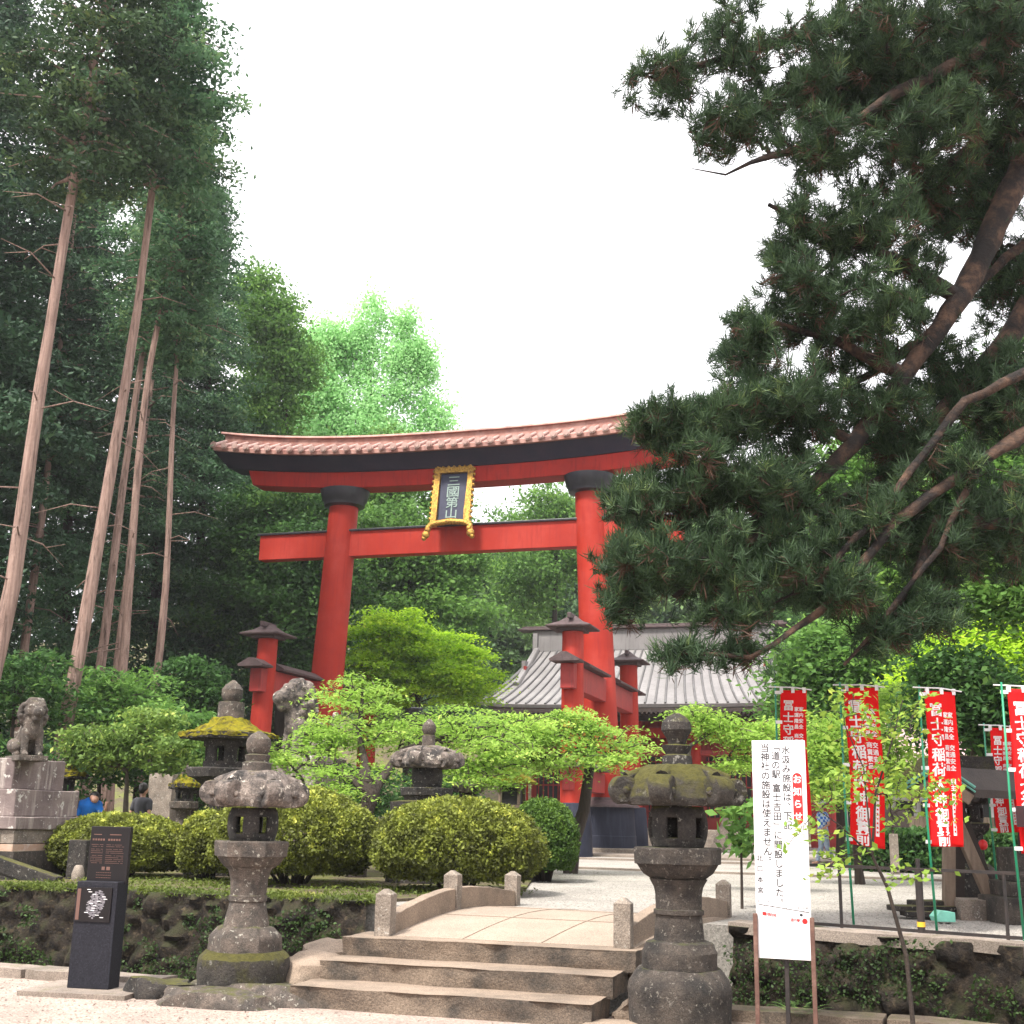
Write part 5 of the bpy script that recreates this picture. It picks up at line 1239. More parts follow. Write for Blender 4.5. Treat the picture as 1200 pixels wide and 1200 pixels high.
# ================================================================== TREES
def ctrunk(base, top, r0, r1, n=10, wob=.10, seed=0):
    base = Vector(base); top = Vector(top); out = []
    for i in range(n+1):
        t = i/n; q = base.lerp(top, t); k = noise.noise_vector(Vector((t*2.2, seed, 1)))*wob; fl = 1+.35*math.exp(-t*25)
        out.append((q+Vector((k.x, k.y, 0))*min(1, t*4), (r0*(1-t)+r1*t)*fl))
    return out
def cedar(label, bpx, bY, tpx, tpy, tY, r0, crown_from, rad, nl, per, lmat='leaf_cedar', seed=0, bark='bark_red', deadn=11, leaf=(.155, .07), group='tall cedars on the left', gz=T, name='cedar_tree', lmin=.25, spr=.235):
    base = W(bpx, 960, bY); base.z = gz; top = W(tpx, tpy, tY); root = thing(name, label, 'cedar tree', base, 0, group)
    tr = ctrunk(base-Vector((0, 0, .2)), top, r0, .04, 16, .42, seed); H = top.z-base.z; ax = [p for p, _ in tr]
    def at(t): k = min(15.999, t*16); i = int(k); return ax[i].lerp(ax[i+1], k-i)
    b = MB(); b.tube([p for p, _ in tr], [r for _, r in tr], 14); b.jit(.02, 5, seed)
    r2 = random.Random(seed+5); C = []; D = []; vcs = []
    for i in range(deadn):      # dead snags on the bare part
        t = r2.uniform(.25, crown_from+.06); p = at(t); a = r2.random()*2*PI; l = r2.uniform(.3, 2.2); d = Vector((math.cos(a), math.sin(a), r2.uniform(-.25, .25)))
        b.tube([p, p+d*l*.5+Vector((0, 0, .05)), p+d*l+Vector((0, 0, -.15*l))], [.022, .014, .005], 5)
        if l > 1.2:
            q = p+d*l*.55; b.tube([q, q+Vector((d.y, -d.x, .1))*l*.35], [.014, .005], 4)
    for i in range(nl):
        t = crown_from+(1-crown_from)*(i+.5)/nl*.985; u = (t-crown_from)/(1-crown_from); prof = (1-u)**.75*(.35+.65*min(1, u*3.0)) ; l = rad*max(.10, prof)*r2.uniform(.65, 1.15)
        p = at(t); a = i*2.4+r2.uniform(-.5, .5); rise = .25-.5*(1-u)*.6+r2.uniform(-.12, .12)
        d = Vector((math.cos(a), math.sin(a), rise)); e = p+d*l; mid = p+d*l*.5+Vector((0, 0, .08*l))
        e.z -= .12*l; b.tube([p, mid, e], [.05*(1-u)+.02, .025, .008], 5)
        nk = max(3, int(l*3.3))
        for k in range(nk):
            f = lmin+(1.05-lmin)*(k+r2.random())/nk; q = p.lerp(mid, f*2) if f < .5 else mid.lerp(e, f*2-1)
            s = (1-f*.6)*l*.26; q = q+Vector((-d.y, d.x, 0))*r2.uniform(-1, 1)*s*1.4+Vector((0, 0, r2.uniform(-.3, .15)))
            C.append(q); vcs.append(r2.random())
    build(b, 'trunk', bark, root, world=True, smooth=True, angle=180)
    V, v = leaf_quads(np.array([list(c) for c in C]), per, (spr, spr, spr*.42), leaf[0], leaf[1], up=.55, vc=np.array(vcs), drop=.25)
    mesh_obj('crown', npmesh('crown', V, 4, v), MT[lmat], root, world=True)
    return root
G5 = 'tall cedars on the left'
cedar('leftmost tall cedar with a bare pinkish trunk leaning right', -52, 25, 140, -120, 26, .20, .65, 3.0, 64, 78, 'leaf_pine', 1, group=G5)
cedar('tallest bare-trunked cedar, second from the left, its crown against the sky', 52, 27.5, 222, -35, 29, .185, .71, 3.2, 66, 85, 'leaf_cedar', 2, group=G5)
cedar('slender cedar just right of the tallest trunk, darker and farther back', 95, 35, 205, 90, 36, .16, .60, 2.6, 60, 80, 'leaf_cedar', 3, group=G5)
cedar('slim cedar with a straight light trunk, third bare trunk from the torii', 118, 32.5, 226, 140, 33, .15, .70, 2.0, 50, 90, 'leaf_cedar', 4, group=G5)
cedar('thin cedar whose bare trunk stands nearest the torii', 160, 34, 236, 230, 34.5, .125, .72, 1.5, 40, 90, 'leaf_cedar', 5, group=G5)
cedar('faint cedar trunk glimpsed between the first and second trunks', 10, 39, 95, 150, 40, .17, .5, 3.4, 60, 65, 'leaf_cedar_dark', 6, group=G5)
cedar('half hidden thin cedar behind the second and third trunks', 128, 40, 190, 330, 41, .13, .55, 2.6, 40, 60, 'leaf_cedar_dark', 7, group=G5)
# dense dark conifers behind
for i, (bp, tp, ty, Y, rad, cf, nl, lab) in enumerate((
    (-60, 10, -70, 39, 6.0, .10, 150, 'dark bushy conifer filling the far left edge behind the bare trunks'),
    (60, 110, 70, 47, 5.5, .10, 150, 'dark bushy conifer behind the two tallest trunks'),
    (170, 215, 95, 51, 5.0, .08, 150, 'dark bushy conifer with a ragged top above the thin trunks'),
    (232, 252, 215, 52, 4.2, .08, 130, 'dark conifer just left of the torii roof end'),
    (-120, -60, 20, 30, 4.5, .2, 110, 'dark conifer reaching in from beyond the left edge'),
    (305, 310, 490, 56, 4.0, .05, 110, 'dark conifer behind the left torii pillar'))):
    cedar(lab, bp, Y, tp, ty, Y+1, .28, cf, rad, nl, 88, 'leaf_cedar_dark' if i in (0, 4) else 'leaf_cedar', 20+i, 'bark_dark', 6, (.22, .09), 'dense dark conifers behind the trunks', lmin=.15, spr=.35)
def vert(px, Y, pytop, r0, wob=.15, gz=T, lean=0, seed=1):
    b_ = W(px, 960, Y); b_.z = gz; t_ = W(px+lean, pytop, Y); return b_, ctrunk(b_-Vector((0, 0, .1)), t_, r0, r0*.35, 8, wob, seed)
def btree(label, px, Y, pytop, tr0, blobs, tips, lmat, name='broadleaf_tree', seed=1, lean=0, gz=T, **k):
    b_, tr = vert(px, Y, pytop, tr0, seed=seed, lean=lean, gz=gz)
    return tree(name, label, b_, tr, blobs, tips, lmat, **k)
BG = 'background trees beyond the torii'
btree('mid green broadleaf tree with a pointed outline left of the pale ginkgo', 335, 58, 400, .3, [PB(312, 385, 58, 40, 62), PB(338, 430, 58, 34, 50), PB(305, 500, 58, 50, 70), PB(340, 570, 58, 70, 50), PB(298, 335, 58, 20, 28)], 420, 'leaf_mid', leaf=(.20, .13), per=120, spread=.46, flat=.6, up=.3, seed=31, group=BG)
btree('pale fresh green ginkgo rising behind the left half of the torii roof', 432, 64, 430, .35, [PB(395, 420, 64, 36, 58), PB(428, 405, 64, 28, 62), PB(470, 425, 64, 28, 60), PB(430, 490, 64, 80, 50), PB(372, 410, 64, 26, 46), PB(368, 470, 64, 34, 60), PB(500, 435, 64, 17, 52), PB(512, 500, 64, 24, 34), PB(440, 360, 64, 12, 26), PB(478, 385, 64, 10, 26), PB(375, 500, 64, 50, 70), PB(450, 550, 64, 70, 60)], 520, 'leaf_ginkgo', name='ginkgo_tree', leaf=(.17, .13), per=110, spread=.38, flat=1, up=.1, seed=32, group=BG)
btree('deep green tree seen between the torii beams behind the left pillar', 480, 54, 640, .3, [PB(450, 640, 54, 70, 55), PB(520, 660, 54, 50, 55), PB(440, 560, 56, 60, 60), PB(500, 720, 54, 80, 60), PB(520, 590, 56, 26, 40), PB(350, 640, 54, 60, 70)], 420, 'leaf_mid', leaf=(.20, .13), per=130, spread=.48, flat=.45, up=.5, seed=33, group=BG)
btree('dark leafy tree under the left end of the torii roof', 330, 50, 640, .3, [PB(330, 620, 50, 80, 70), PB(300, 700, 50, 80, 60), PB(380, 690, 50, 50, 70), PB(350, 770, 50, 90, 50)], 360, 'leaf_dark', leaf=(.19, .12), per=130, spread=.46, flat=.45, up=.5, seed=34, group=BG)
btree('lime green maple dome between the torii pillars', 490, 47, 770, .22, [PB(455, 745, 47, 55, 38), PB(500, 770, 47, 70, 40), PB(545, 800, 46, 40, 30), PB(440, 800, 46, 55, 36)], 260, 'leaf_lime', name='maple_tree', leaf=(.13, .09), per=170, spread=.36, flat=.22, up=.9, seed=35, drop=.25, group=BG)
btree('small rounded green tree peeping over the cross beam beside the right pillar', 650, 66, 600, .25, [PB(600, 620, 70, 34, 26), PB(645, 595, 66, 26, 40), PB(665, 640, 66, 30, 50), PB(620, 680, 66, 50, 50)], 190, 'leaf_mid', leaf=(.20, .12), per=120, spread=.5, flat=.6, up=.2, seed=36, group=BG)
# the wooded hillside: ground and separate conifers on it
b = MB(); gx, gy = 40, 14; vs = []; fs = []
for j in range(gy+1):
    for i in range(gx+1):
        x = -130+260*i/gx; y = 62+110*j/gy; t = j/gy; z_ = -1+t*38*(1+.25*noise.noise(Vector((x*.02, y*.02, 2))))*(.55+.45*math.exp(-((x-10)/60)**2)) ; vs.append((x, y, z_))
for j in range(gy):
    for i in range(gx): k = j*(gx+1)+i; fs.append((k, k+1, k+gx+2, k+gx+1))
struct(MB().add(vs, fs), 'hillside', 'bed', smooth=True)
def hz(x, y): t = (y-62)/110; return -1+max(0, t)*38*(.55+.45*math.exp(-((x-10)/60)**2))
r3 = random.Random(4); pro = None; cnt = 0
hills = [(575, 86, 0), (612, 88, 1), (655, 90, 2), (700, 92, 0), (745, 90, 1), (790, 92, 2), (840, 88, 0), (885, 86, 1), (540, 84, 2), (594, 100, 1), (638, 104, 0), (680, 106, 2), (725, 104, 1), (770, 102, 0), (815, 106, 2), (930, 84, 0), (975, 80, 1), (1020, 84, 2), (1070, 78, 0), (1120, 80, 1), (1170, 84, 2), (500, 90, 0), (455, 86, 1), (1220, 78, 0), (560, 112, 2), (605, 116, 0), (660, 118, 1), (710, 114, 2)]
protos = []
for q in range(3):
    base = Vector((0, 0, 0)); b = MB(); b.tube([(0, 0, -1), (0, 0, 6), (0, 0, 12.5)], [.26, .18, .04], 8); C = []; vc = []
    for i in range(95):
        t = .10+.88*i/95; l = 3.3*(1-t)**.7*r3.uniform(.7, 1.1)+.25; a = i*2.4+r3.random(); e = Vector((math.cos(a)*l, math.sin(a)*l, 13*t+.1*l)); b.tube([(0, 0, 13*t), e], [.05, .01], 4)
        for k in range(5): f = .35+.7*k/4*r3.uniform(.8, 1.1); C.append([e.x*f, e.y*f, 13*t+.1*l*f+r3.uniform(-.25, .2)]); vc.append(r3.random())
    V, v = leaf_quads(np.array(C), 42, (.42, .42, .24), .34, .17, up=.2, vc=np.array(vc), drop=.2)
    protos.append((b, npmesh('crown', V, 4, v), None))
mats_h = [leafmat('leaf_hill_a', (.06, .12, .045), (.14, .24, .08), (.22, .34, .11), .35), leafmat('leaf_hill_b', (.08, .15, .05), (.18, .29, .09), (.27, .38, .12), .35), leafmat('leaf_hill_c', (.045, .10, .045), (.11, .20, .08), (.18, .29, .10), .35)]
roots = []
for q, (b, me, _) in enumerate(protos):
    r_ = thing('conifer_tree', 'conifer on the wooded hillside behind the torii and hall', 'tree', (0, 0, 0), 0, 'conifers on the hillside')
    build(b, 'trunk', 'bark_dark', r_, smooth=True, angle=180); mesh_obj('crown', me, mats_h[q], r_); roots.append(r_)
used = set()
hl = []
for i, (px, Y, q) in enumerate(hills):
    o = roots[q] if q not in used else copy_tree(roots[q]); used.add(q)
    x = W(px, 700, Y).x; o.location = (x, Y, hz(x, Y)-.3); s = r3.uniform(.85, 1.25); o.scale = (s, s, s*r3.uniform(.95, 1.15)); o.rotation_euler = (0, 0, r3.random()*6)
    hl.append(o)

# ---- understory on the left and maples in the garden
UG = 'leafy understory at the foot of the cedars'
for i, (px, py, Y, rx, ry, mt, lab) in enumerate((
    (20, 790, 27, 90, 45, 'leaf_dark', 'dark fronded sapling at the far left under the cedars'),
    (120, 800, 29, 80, 40, 'leaf_mid', 'green fronded sapling under the second cedar trunk'),
    (200, 850, 27, 60, 34, 'leaf_mid', 'bright fronded sapling left of the torii support post'),
    (225, 790, 33, 40, 34, 'leaf_dark', 'dark shrub at the back beside the torii support post'),
    (160, 870, 29, 110, 50, 'leaf_dark', 'dark low shrub behind the small garden tree'),
    (20, 900, 26, 60, 50, 'leaf_dark', 'dark shrub behind the tall plinth'),
    (410, 915, 31, 60, 34, 'leaf_dark', 'dark shrub deep behind the spreading maple'),
    (515, 920, 33, 60, 32, 'leaf_dark', 'dark shrub behind the lantern with the peeling roof'),
    (300, 900, 30, 60, 40, 'leaf_dark', 'dark shrub behind the moss-capped tall lantern'))):
    btree(lab, px, Y, py, .06, [PB(px, py, Y, rx, ry*.8), PB(px+rx*.4, py+ry*.7, Y, rx*.7, ry*.6), PB(px-rx*.4, py+ry*.6, Y, rx*.7, ry*.6)], 120, mt, gaps=.25, name='understory_tree', leaf=(.15, .065), per=62, spread=.27, flat=.2, up=.8, seed=50+i, group=UG, drop=.3, r0=.03)
btree('small open garden tree above the clipped hedge mound at left', 150, 22, 905, .085, [PB(150, 868, 22, 58, 30), PB(105, 885, 22, 36, 18), PB(200, 880, 21.5, 32, 26), PB(95, 865, 22, 20, 14), PB(170, 845, 22, 34, 14)], 150, 'leaf_garden', name='garden_tree', leaf=(.085, .045), per=62, spread=.15, flat=.35, up=.6, seed=61, bark='bark_grey', r0=.05, r_tip=.006)
# the big spreading maple
b_ = W(418, 1000, 20.6); b_.z = T
mt_ = [(Vector((b_.x, 20.6, T-.1)), .17), (W(424, 960, 20.6), .15), (W(436, 930, 20.6), .13), (W(425, 905, 20.8), .10)]
tree('maple_tree', 'spreading light green maple filling the garden between the round bushes and the torii', b_, mt_,
     [PB(330, 885, 21.5, 60, 24, 1.2), PB(300, 920, 20.8, 34, 14, .6), PB(385, 925, 20.8, 40, 14, .6), PB(575, 912, 22, 44, 14, .7), PB(535, 895, 22.5, 40, 14, .7), PB(270, 900, 22, 30, 16, .8), PB(420, 815, 22.5, 50, 26, 1.2), PB(460, 850, 22.5, 80, 28, 1.5), PB(390, 860, 22, 60, 26, 1.2), PB(545, 850, 22.5, 60, 28, 1.3), PB(580, 880, 22, 60, 26, 1.2), PB(350, 930, 21, 50, 18, .8), PB(600, 850, 23, 60, 24, 1.2), PB(400, 895, 21.0, 60, 18, .9)],
     440, 'leaf_maple', gaps=.2, bark='bark_dark', leaf=(.088, .038), per=60, spread=.21, flat=.12, up=1.1, r0=.10, sag=.12, drop=.35, shell=.6,
     extra_limbs=[[(W(430, 930, 20.6), .08), (W(400, 905, 21), .06), (W(360, 895, 21.4), .04)], [(W(430, 930, 20.6), .09), (W(470, 880, 21.8), .06), (W(530, 860, 22.4), .04), (W(580, 850, 22.6), .025)], [(W(430, 930, 20.6), .08), (W(420, 860, 22), .05), (W(425, 815, 22.4), .03)]])
b_ = W(668, 1000, 24.5); b_.z = T
tree('maple_tree', 'fresh green maple with a dark bent trunk in front of the right torii pillar', b_,
     [(Vector((b_.x, 24.5, T-.1)), .15), (W(672, 985, 24.5), .14), (W(684, 950, 24.5), .12), (W(690, 905, 24.5), .10), (W(694, 870, 24.5), .08)],
     [PB(620, 855, 24, 45, 26, 1.0), PB(690, 850, 24.3, 55, 22, 1.0), PB(735, 870, 24.3, 34, 18, .8), PB(650, 885, 23.8, 60, 22, .9), PB(595, 890, 23.5, 26, 20, .7), PB(710, 885, 24, 34, 14, .7), PB(660, 835, 24.5, 40, 12, .8)],
     210, 'leaf_maple', gaps=.2, bark='bark_dark', leaf=(.09, .040), per=60, spread=.21, flat=.12, up=1.0, r0=.07, sag=.12, drop=.35, shell=.6)
b_ = W(800, 1000, 19); b_.z = T
tree('maple_tree', 'thin maple whose leafy sprays reach out on both sides of the right lantern finial', b_,
     [(Vector((b_.x, 19, T-.1)), .07), (W(802, 940, 19), .06), (W(806, 880, 19), .05)],
     [PB(840, 850, 19, 34, 14, .5), PB(875, 862, 18.8, 30, 14, .5), PB(868, 888, 18.8, 26, 14, .5), PB(815, 835, 19, 24, 9, .4), PB(905, 850, 19, 26, 10, .4)],
     80, 'leaf_maple', bark='bark_grey', leaf=(.075, .034), per=62, spread=.17, flat=.22, up=1.0, r0=.03, sag=.1, drop=.3)
b_ = W(868, 1000, 15.5); b_.z = T
tree('leafy_shrub', 'broad-leaved green shrub between the right lantern and the notice board', b_, [(Vector((b_.x, 15.5, T-.05)), .02), (W(868, 960, 15.5), .012)],
     [PB(866, 950, 15.5, 18, 28, .25), PB(872, 985, 15.4, 16, 18, .2)], 20, 'leaf_mid', leaf=(.16, .07), per=12, spread=.10, flat=.7, up=.4, r0=.012, cat='shrub', r_tip=.003)

# thin sapling in front at the right
b_ = W(1071, 1195, 10.0); b_.z = 0
tr = [(Vector((b_.x, 10.0, -.05)), .020), (W(1062, 1120, 10.05), .018), (W(1040, 1040, 10.1), .015), (W(1022, 1003, 10.1), .012)]
tree('maple_sapling', 'thin-stemmed young maple with sparse yellow green leaves in front of the railing', b_, tr,
     [PB(1030, 900, 10.1, 55, 70, .5), PB(975, 930, 10.0, 45, 40, .4), PB(1080, 930, 10.2, 45, 50, .4), PB(1000, 830, 10.1, 50, 26, .4), PB(1060, 1030, 10.0, 60, 16, .3), PB(975, 1000, 9.9, 40, 30, .3), PB(940, 980, 10.0, 30, 16, .2), PB(1080, 840, 10.2, 30, 30, .3)],
     95, 'leaf_sapling', bark='bark_dark', leaf=(.062, .034), per=9, spread=.075, flat=.4, up=.6, r0=.010, r_tip=.002, sag=.08, minr=0,
     extra_limbs=[[(W(1022, 1003, 10.1), .012), (W(1026, 930, 10.15), .009), (W(1045, 870, 10.1), .007), (W(1058, 820, 10.1), .004)], [(W(1022, 1003, 10.1), .010), (W(985, 968, 10.0), .006), (W(960, 950, 9.95), .004)], [(W(1022, 1003, 10.1), .009), (W(1012, 900, 10.1), .006), (W(990, 850, 10.1), .004)]])

# ---- trees behind the banners on the right
RG = 'trees behind the red banners'
btree('broad dark green tree with a black leaning trunk at the right edge', 1262, 21, 640, .22, [PB(1100, 610, 21, 80, 60), PB(1170, 560, 21, 70, 80), PB(1040, 660, 21, 60, 40), PB(1000, 560, 22, 60, 60), PB(1120, 690, 21, 60, 30), PB(1190, 680, 21, 60, 50), PB(1210, 450, 21, 60, 80)], 420, 'leaf_mid', leaf=(.13, .075), per=85, spread=.36, flat=.3, up=.8, seed=71, lean=-60, r0=.14, group=RG, drop=.3)
btree('bright yellow green maple under the dark tree near the right edge', 1165, 29, 800, .14, [PB(1140, 765, 29, 60, 34), PB(1185, 745, 29, 50, 30), PB(1120, 800, 29, 50, 26), PB(1090, 790, 29, 30, 24)], 220, 'leaf_lime', name='maple_tree', leaf=(.14, .08), per=90, spread=.4, flat=.3, up=.9, seed=72, group=RG, drop=.3)
btree('mid green tree behind the first two red banners', 985, 33, 800, .16, [PB(960, 770, 33, 60, 50), PB(1000, 820, 33, 60, 40), PB(935, 830, 33, 40, 40), PB(1040, 770, 33, 50, 46), PB(980, 890, 32, 60, 30)], 300, 'leaf_mid', leaf=(.18, .10), per=80, spread=.45, flat=.4, up=.7, seed=73, group=RG, drop=.2)
btree('dark leafy tree with a forked pale trunk right behind the pavilion roof', 1138, 20.5, 870, .12, [PB(1150, 830, 20.5, 60, 40), PB(1185, 860, 20.5, 40, 44), PB(1120, 790, 20.5, 40, 26), PB(1090, 850, 20.5, 20, 20)], 210, 'leaf_dark', leaf=(.12, .07), per=80, spread=.28, flat=.5, up=.6, seed=74, bark='bark_grey', group=RG)
btree('light green maple spray around the second banner', 1005, 22.5, 850, .08, [PB(1000, 850, 22.5, 60, 26), PB(960, 880, 22, 40, 30), PB(1040, 880, 22.5, 40, 24), PB(985, 920, 22, 60, 22), PB(1040, 820, 23, 40, 20)], 190, 'leaf_maple', name='maple_tree', leaf=(.095, .045), per=62, spread=.24, flat=.3, up=.9, seed=75, group=RG, drop=.25, r0=.05)
btree('tall dark backdrop tree right of the hall roof', 960, 62, 640, .3, [PB(940, 660, 62, 70, 90), PB(1010, 620, 62, 80, 90), PB(930, 740, 60, 60, 50)], 300, 'leaf_dark', leaf=(.22, .14), per=130, spread=.55, flat=.5, up=.4, seed=76, group=RG)
btree('tall green backdrop tree at the right edge', 1150, 52, 560, .3, [PB(1120, 620, 52, 90, 100), PB(1190, 560, 52, 80, 110), PB(1080, 720, 50, 90, 60), PB(1180, 700, 50, 70, 60)], 360, 'leaf_mid', leaf=(.19, .12), per=170, spread=.8, flat=.6, up=.4, seed=77, group=RG)
# hedge under the picket fence
b = np.random.default_rng(3); n_ = 26000
q0 = W(998, 990, 29.5); q1 = W(1260, 995, 27); t_ = rng.random(n_); C = np.outer(1-t_, np.array(q0))+np.outer(t_, np.array(q1)); C[:, 1] += rng.normal(size=n_)*.35; C[:, 2] = T+rng.random(n_)**.7*.95
V, v = leaf_quads(C, 1, (.03, .03, .03), .12, .07, up=.2)
me = npmesh('hedge', V, 4, v); me.materials.append(MT['leaf_dark']); o = bpy.data.objects.new('hedge', me); COL.objects.link(o); tag(o, 'low dark hedge running below the pale picket fence', 'hedge')

# ================================================================== THE BIG OVERHANGING CONIFER
def big_conifer():
    base = Vector((9.2, 13.0, T)); root = thing('overhanging_conifer', 'big dark conifer whose ragged drooping limbs overhang the scene from the right', 'conifer tree', base, 0)
    sk = Skel()
    Yt = 13.0
    trunk = [(base-Vector((0, 0, .2)), .55), (base+Vector((-.2, 0, 4)), .48), (base+Vector((-.5, 0, 8)), .40), (base+Vector((-.6, 0, 12.5)), .25), (base+Vector((-.6, 0, 16)), .08)]
    sk.line([p for p, _ in trunk], [r for _, r in trunk])
    def limb(pts):
        p0 = np.array(W(*pts[0][:3])); A = np.array(sk.p); 
        # joins the trunk at the nearest height
        zt = p0[2]+.8; j = int(np.argmin(np.abs(A[:40, 2]-zt))) if pts[0][0] > 1195 else int(np.argmin(((A-p0)**2).sum(1)))
        sk.line([Vector(sk.p[j])]+[W(*q[:3]) for q in pts], [pts[0][3]]+[q[3] for q in pts], par=j, step=.22)
    limb([(1260, 40, 12.9, .17), (1200, 190, 12.8, .15), (1150, 300, 12.7, .13), (1125, 350, 12.6, .12), (1060, 440, 12.5, .09), (1000, 520, 12.4, .085), (930, 590, 12.3, .06), (860, 650, 12.2, .045), (790, 700, 12.1, .025)])
    limb([(1240, 300, 13.4, .16), (1180, 400, 13.3, .13), (1100, 490, 13.2, .11), (1040, 560, 13.1, .08), (960, 600, 13.0, .06), (880, 570, 12.9, .045), (800, 610, 12.8, .03), (740, 600, 12.8, .018)])
    limb([(1240, 480, 12.4, .075), (1150, 540, 12.2, .062), (1050, 610, 12.0, .05), (980, 700, 11.9, .04), (930, 740, 11.8, .03), (880, 770, 11.7, .025), (800, 765, 11.7, .012)])
    limb([(1250, -60, 12.2, .10), (1150, 60, 12.0, .08), (1050, 110, 11.9, .06), (950, 170, 11.9, .05), (880, 190, 11.9, .022), (850, 205, 11.95, .012), (810, 200, 12.0, .005)])
    limb([(1230, -150, 12.6, .13), (1120, -60, 12.4, .11), (1000, 20, 12.3, .08), (880, 60, 12.3, .05), (800, 80, 12.3, .03), (745, 90, 12.4, .012)])
    limb([(1125, 350, 12.6, .09), (1040, 300, 12.4, .06), (960, 270, 12.3, .04), (900, 240, 12.2, .02)])
    limb([(1060, 440, 12.5, .08), (980, 400, 12.4, .05), (910, 380, 12.4, .03), (860, 400, 12.4, .015)])
    limb([(1000, 520, 12.4, .06), (930, 480, 12.4, .045), (860, 470, 12.3, .03), (780, 490, 12.3, .015)])
    limb([(1150, 540, 12.2, .04), (1100, 640, 12.1, .032), (1040, 720, 12.0, .03), (990, 780, 12.0, .015)])
    limb([(930, 590, 12.3, .045), (850, 620, 12.2, .03), (760, 680, 12.1, .02), (720, 700, 12.1, .01)])
    for s_ in ([(1240, 250, 13.3, .07), (1150, 330, 13.1, .055), (1080, 400, 12.9, .06), (1000, 450, 12.7, .04), (940, 480, 12.6, .015)],
               [(1240, 420, 12.2, .055), (1130, 470, 12.0, .045), (1040, 590, 11.9, .035), (960, 680, 11.9, .035), (900, 710, 11.9, .012)],
               [(1240, 560, 13.2, .055), (1120, 590, 13.0, .045), (1020, 640, 12.8, .045), (950, 650, 12.7, .015)],
               [(1240, 100, 13.3, .10), (1130, 180, 13.1, .075), (1060, 230, 12.9, .055), (980, 300, 12.7, .035), (930, 350, 12.6, .012)],
               [(1235, 620, 12.5, .08), (1100, 610, 12.3, .06), (1060, 700, 12.2, .035), (1010, 760, 12.1, .012)],
               [(1240, 10, 13, .09), (1120, 100, 12.8, .06), (1000, 130, 12.6, .04), (900, 120, 12.4, .02), (830, 130, 12.3, .008)]): limb(s_)
    blobs = [PB(775, 95, 12.2, 56, 42, .6, 26), PB(850, 40, 12.2, 55, 55, .8, 30), PB(930, 90, 12.1, 80, 70, 1, 66), PB(1030, 50, 12.2, 90, 80, 1.2, 90), PB(1140, 60, 12.5, 90, 100, 1.5, 120), PB(860, 150, 12, 60, 36, .7, 30), PB(960, 180, 12, 70, 40, .8, 34),
             PB(1070, 180, 12.5, 90, 60, 1.2, 76), PB(1180, 120, 13, 50, 110, 1.5, 60),
             PB(940, 270, 12.3, 50, 46, .8, 34), PB(1020, 280, 12.4, 60, 60, 1, 46), PB(930, 350, 12.4, 60, 50, .9, 46), PB(1010, 380, 12.4, 70, 60, 1.1, 54), PB(880, 410, 12.4, 45, 40, .7, 34), PB(1070, 340, 12.6, 40, 50, .8, 22),
             PB(850, 490, 12.3, 60, 50, .8, 46), PB(930, 480, 12.4, 70, 60, 1, 56), PB(775, 500, 12.3, 48, 28, .6, 30), PB(1020, 480, 12.8, 60, 50, .9, 34), PB(820, 560, 12.3, 70, 48, .9, 56), PB(745, 590, 12.5, 42, 34, .6, 34), PB(900, 580, 12.4, 70, 50, 1, 50),
             PB(760, 660, 12.1, 56, 44, .7, 48), PB(840, 660, 12.1, 70, 50, .8, 56), PB(920, 660, 12.2, 60, 50, .9, 40), PB(735, 700, 12.1, 26, 30, .4, 16), PB(850, 722, 12.0, 50, 18, .5, 12), PB(800, 765, 11.8, 36, 12, .2, 12), PB(870, 766, 11.8, 40, 11, .2, 9),
             PB(1000, 620, 12.4, 70, 50, .9, 40), PB(985, 695, 12.0, 50, 38, .6, 20), PB(1040, 740, 12.0, 40, 40, .5, 18), PB(1080, 560, 12.8, 80, 60, 1, 40), PB(1160, 470, 13.2, 60, 70, 1, 30), PB(1150, 600, 12.6, 50, 50, .8, 14), PB(1090, 110, 13.2, 80, 60, 1, 90), PB(1170, 210, 13.6, 50, 60, 1, 60), PB(1150, 20, 13.2, 70, 50, 1, 60), PB(990, 110, 12.9, 70, 60, .8, 50), PB(1110, 250, 13.4, 60, 50, .8, 60), PB(1180, 330, 13.8, 44, 60, .8, 50), PB(1185, 470, 13.5, 40, 70, 1, 60), PB(1110, 440, 13.4, 50, 50, .8, 44), PB(1170, 620, 13.0, 50, 60, .9, 60), PB(1100, 640, 12.8, 50, 50, .8, 50), PB(1080, 720, 12.4, 40, 30, .6, 26), PB(1060, 520, 13.2, 60, 50, .9, 50)]
    tp = in_blobs(blobs, 7800, .5, .07)
    tp, dr = sk.attach(tp, .06, .0056, seg=4, sag=.10, wig=.16, startfrac=.06)
    b = MB(); sk.mesh(b, 0, 5, 12); b.jit(.03, 3.5, 2).jit(.014, 11, 2)
    build(b, 'trunk', 'bark_limb', root, world=True, smooth=True, angle=180)
    nfree = len(tp); vc = rng.random(nfree)
    # second ring of tufts slung along each twig for a fuller spray
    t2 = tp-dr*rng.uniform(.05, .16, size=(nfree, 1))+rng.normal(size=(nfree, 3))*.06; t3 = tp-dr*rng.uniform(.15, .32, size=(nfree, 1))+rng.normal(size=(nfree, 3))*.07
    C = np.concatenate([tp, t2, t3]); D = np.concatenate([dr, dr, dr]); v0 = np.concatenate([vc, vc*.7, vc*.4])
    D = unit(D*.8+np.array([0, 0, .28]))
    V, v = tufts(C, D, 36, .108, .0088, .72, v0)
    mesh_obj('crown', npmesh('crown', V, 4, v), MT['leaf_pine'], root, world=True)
    k = rng.random(nfree) < .22
    V, v = tufts(tp[k]-dr[k]*.12+np.array([0, 0, -.07]), unit(dr[k]+np.array([0, 0, -1.1])), 18, .15, .010, .5, vc[k])
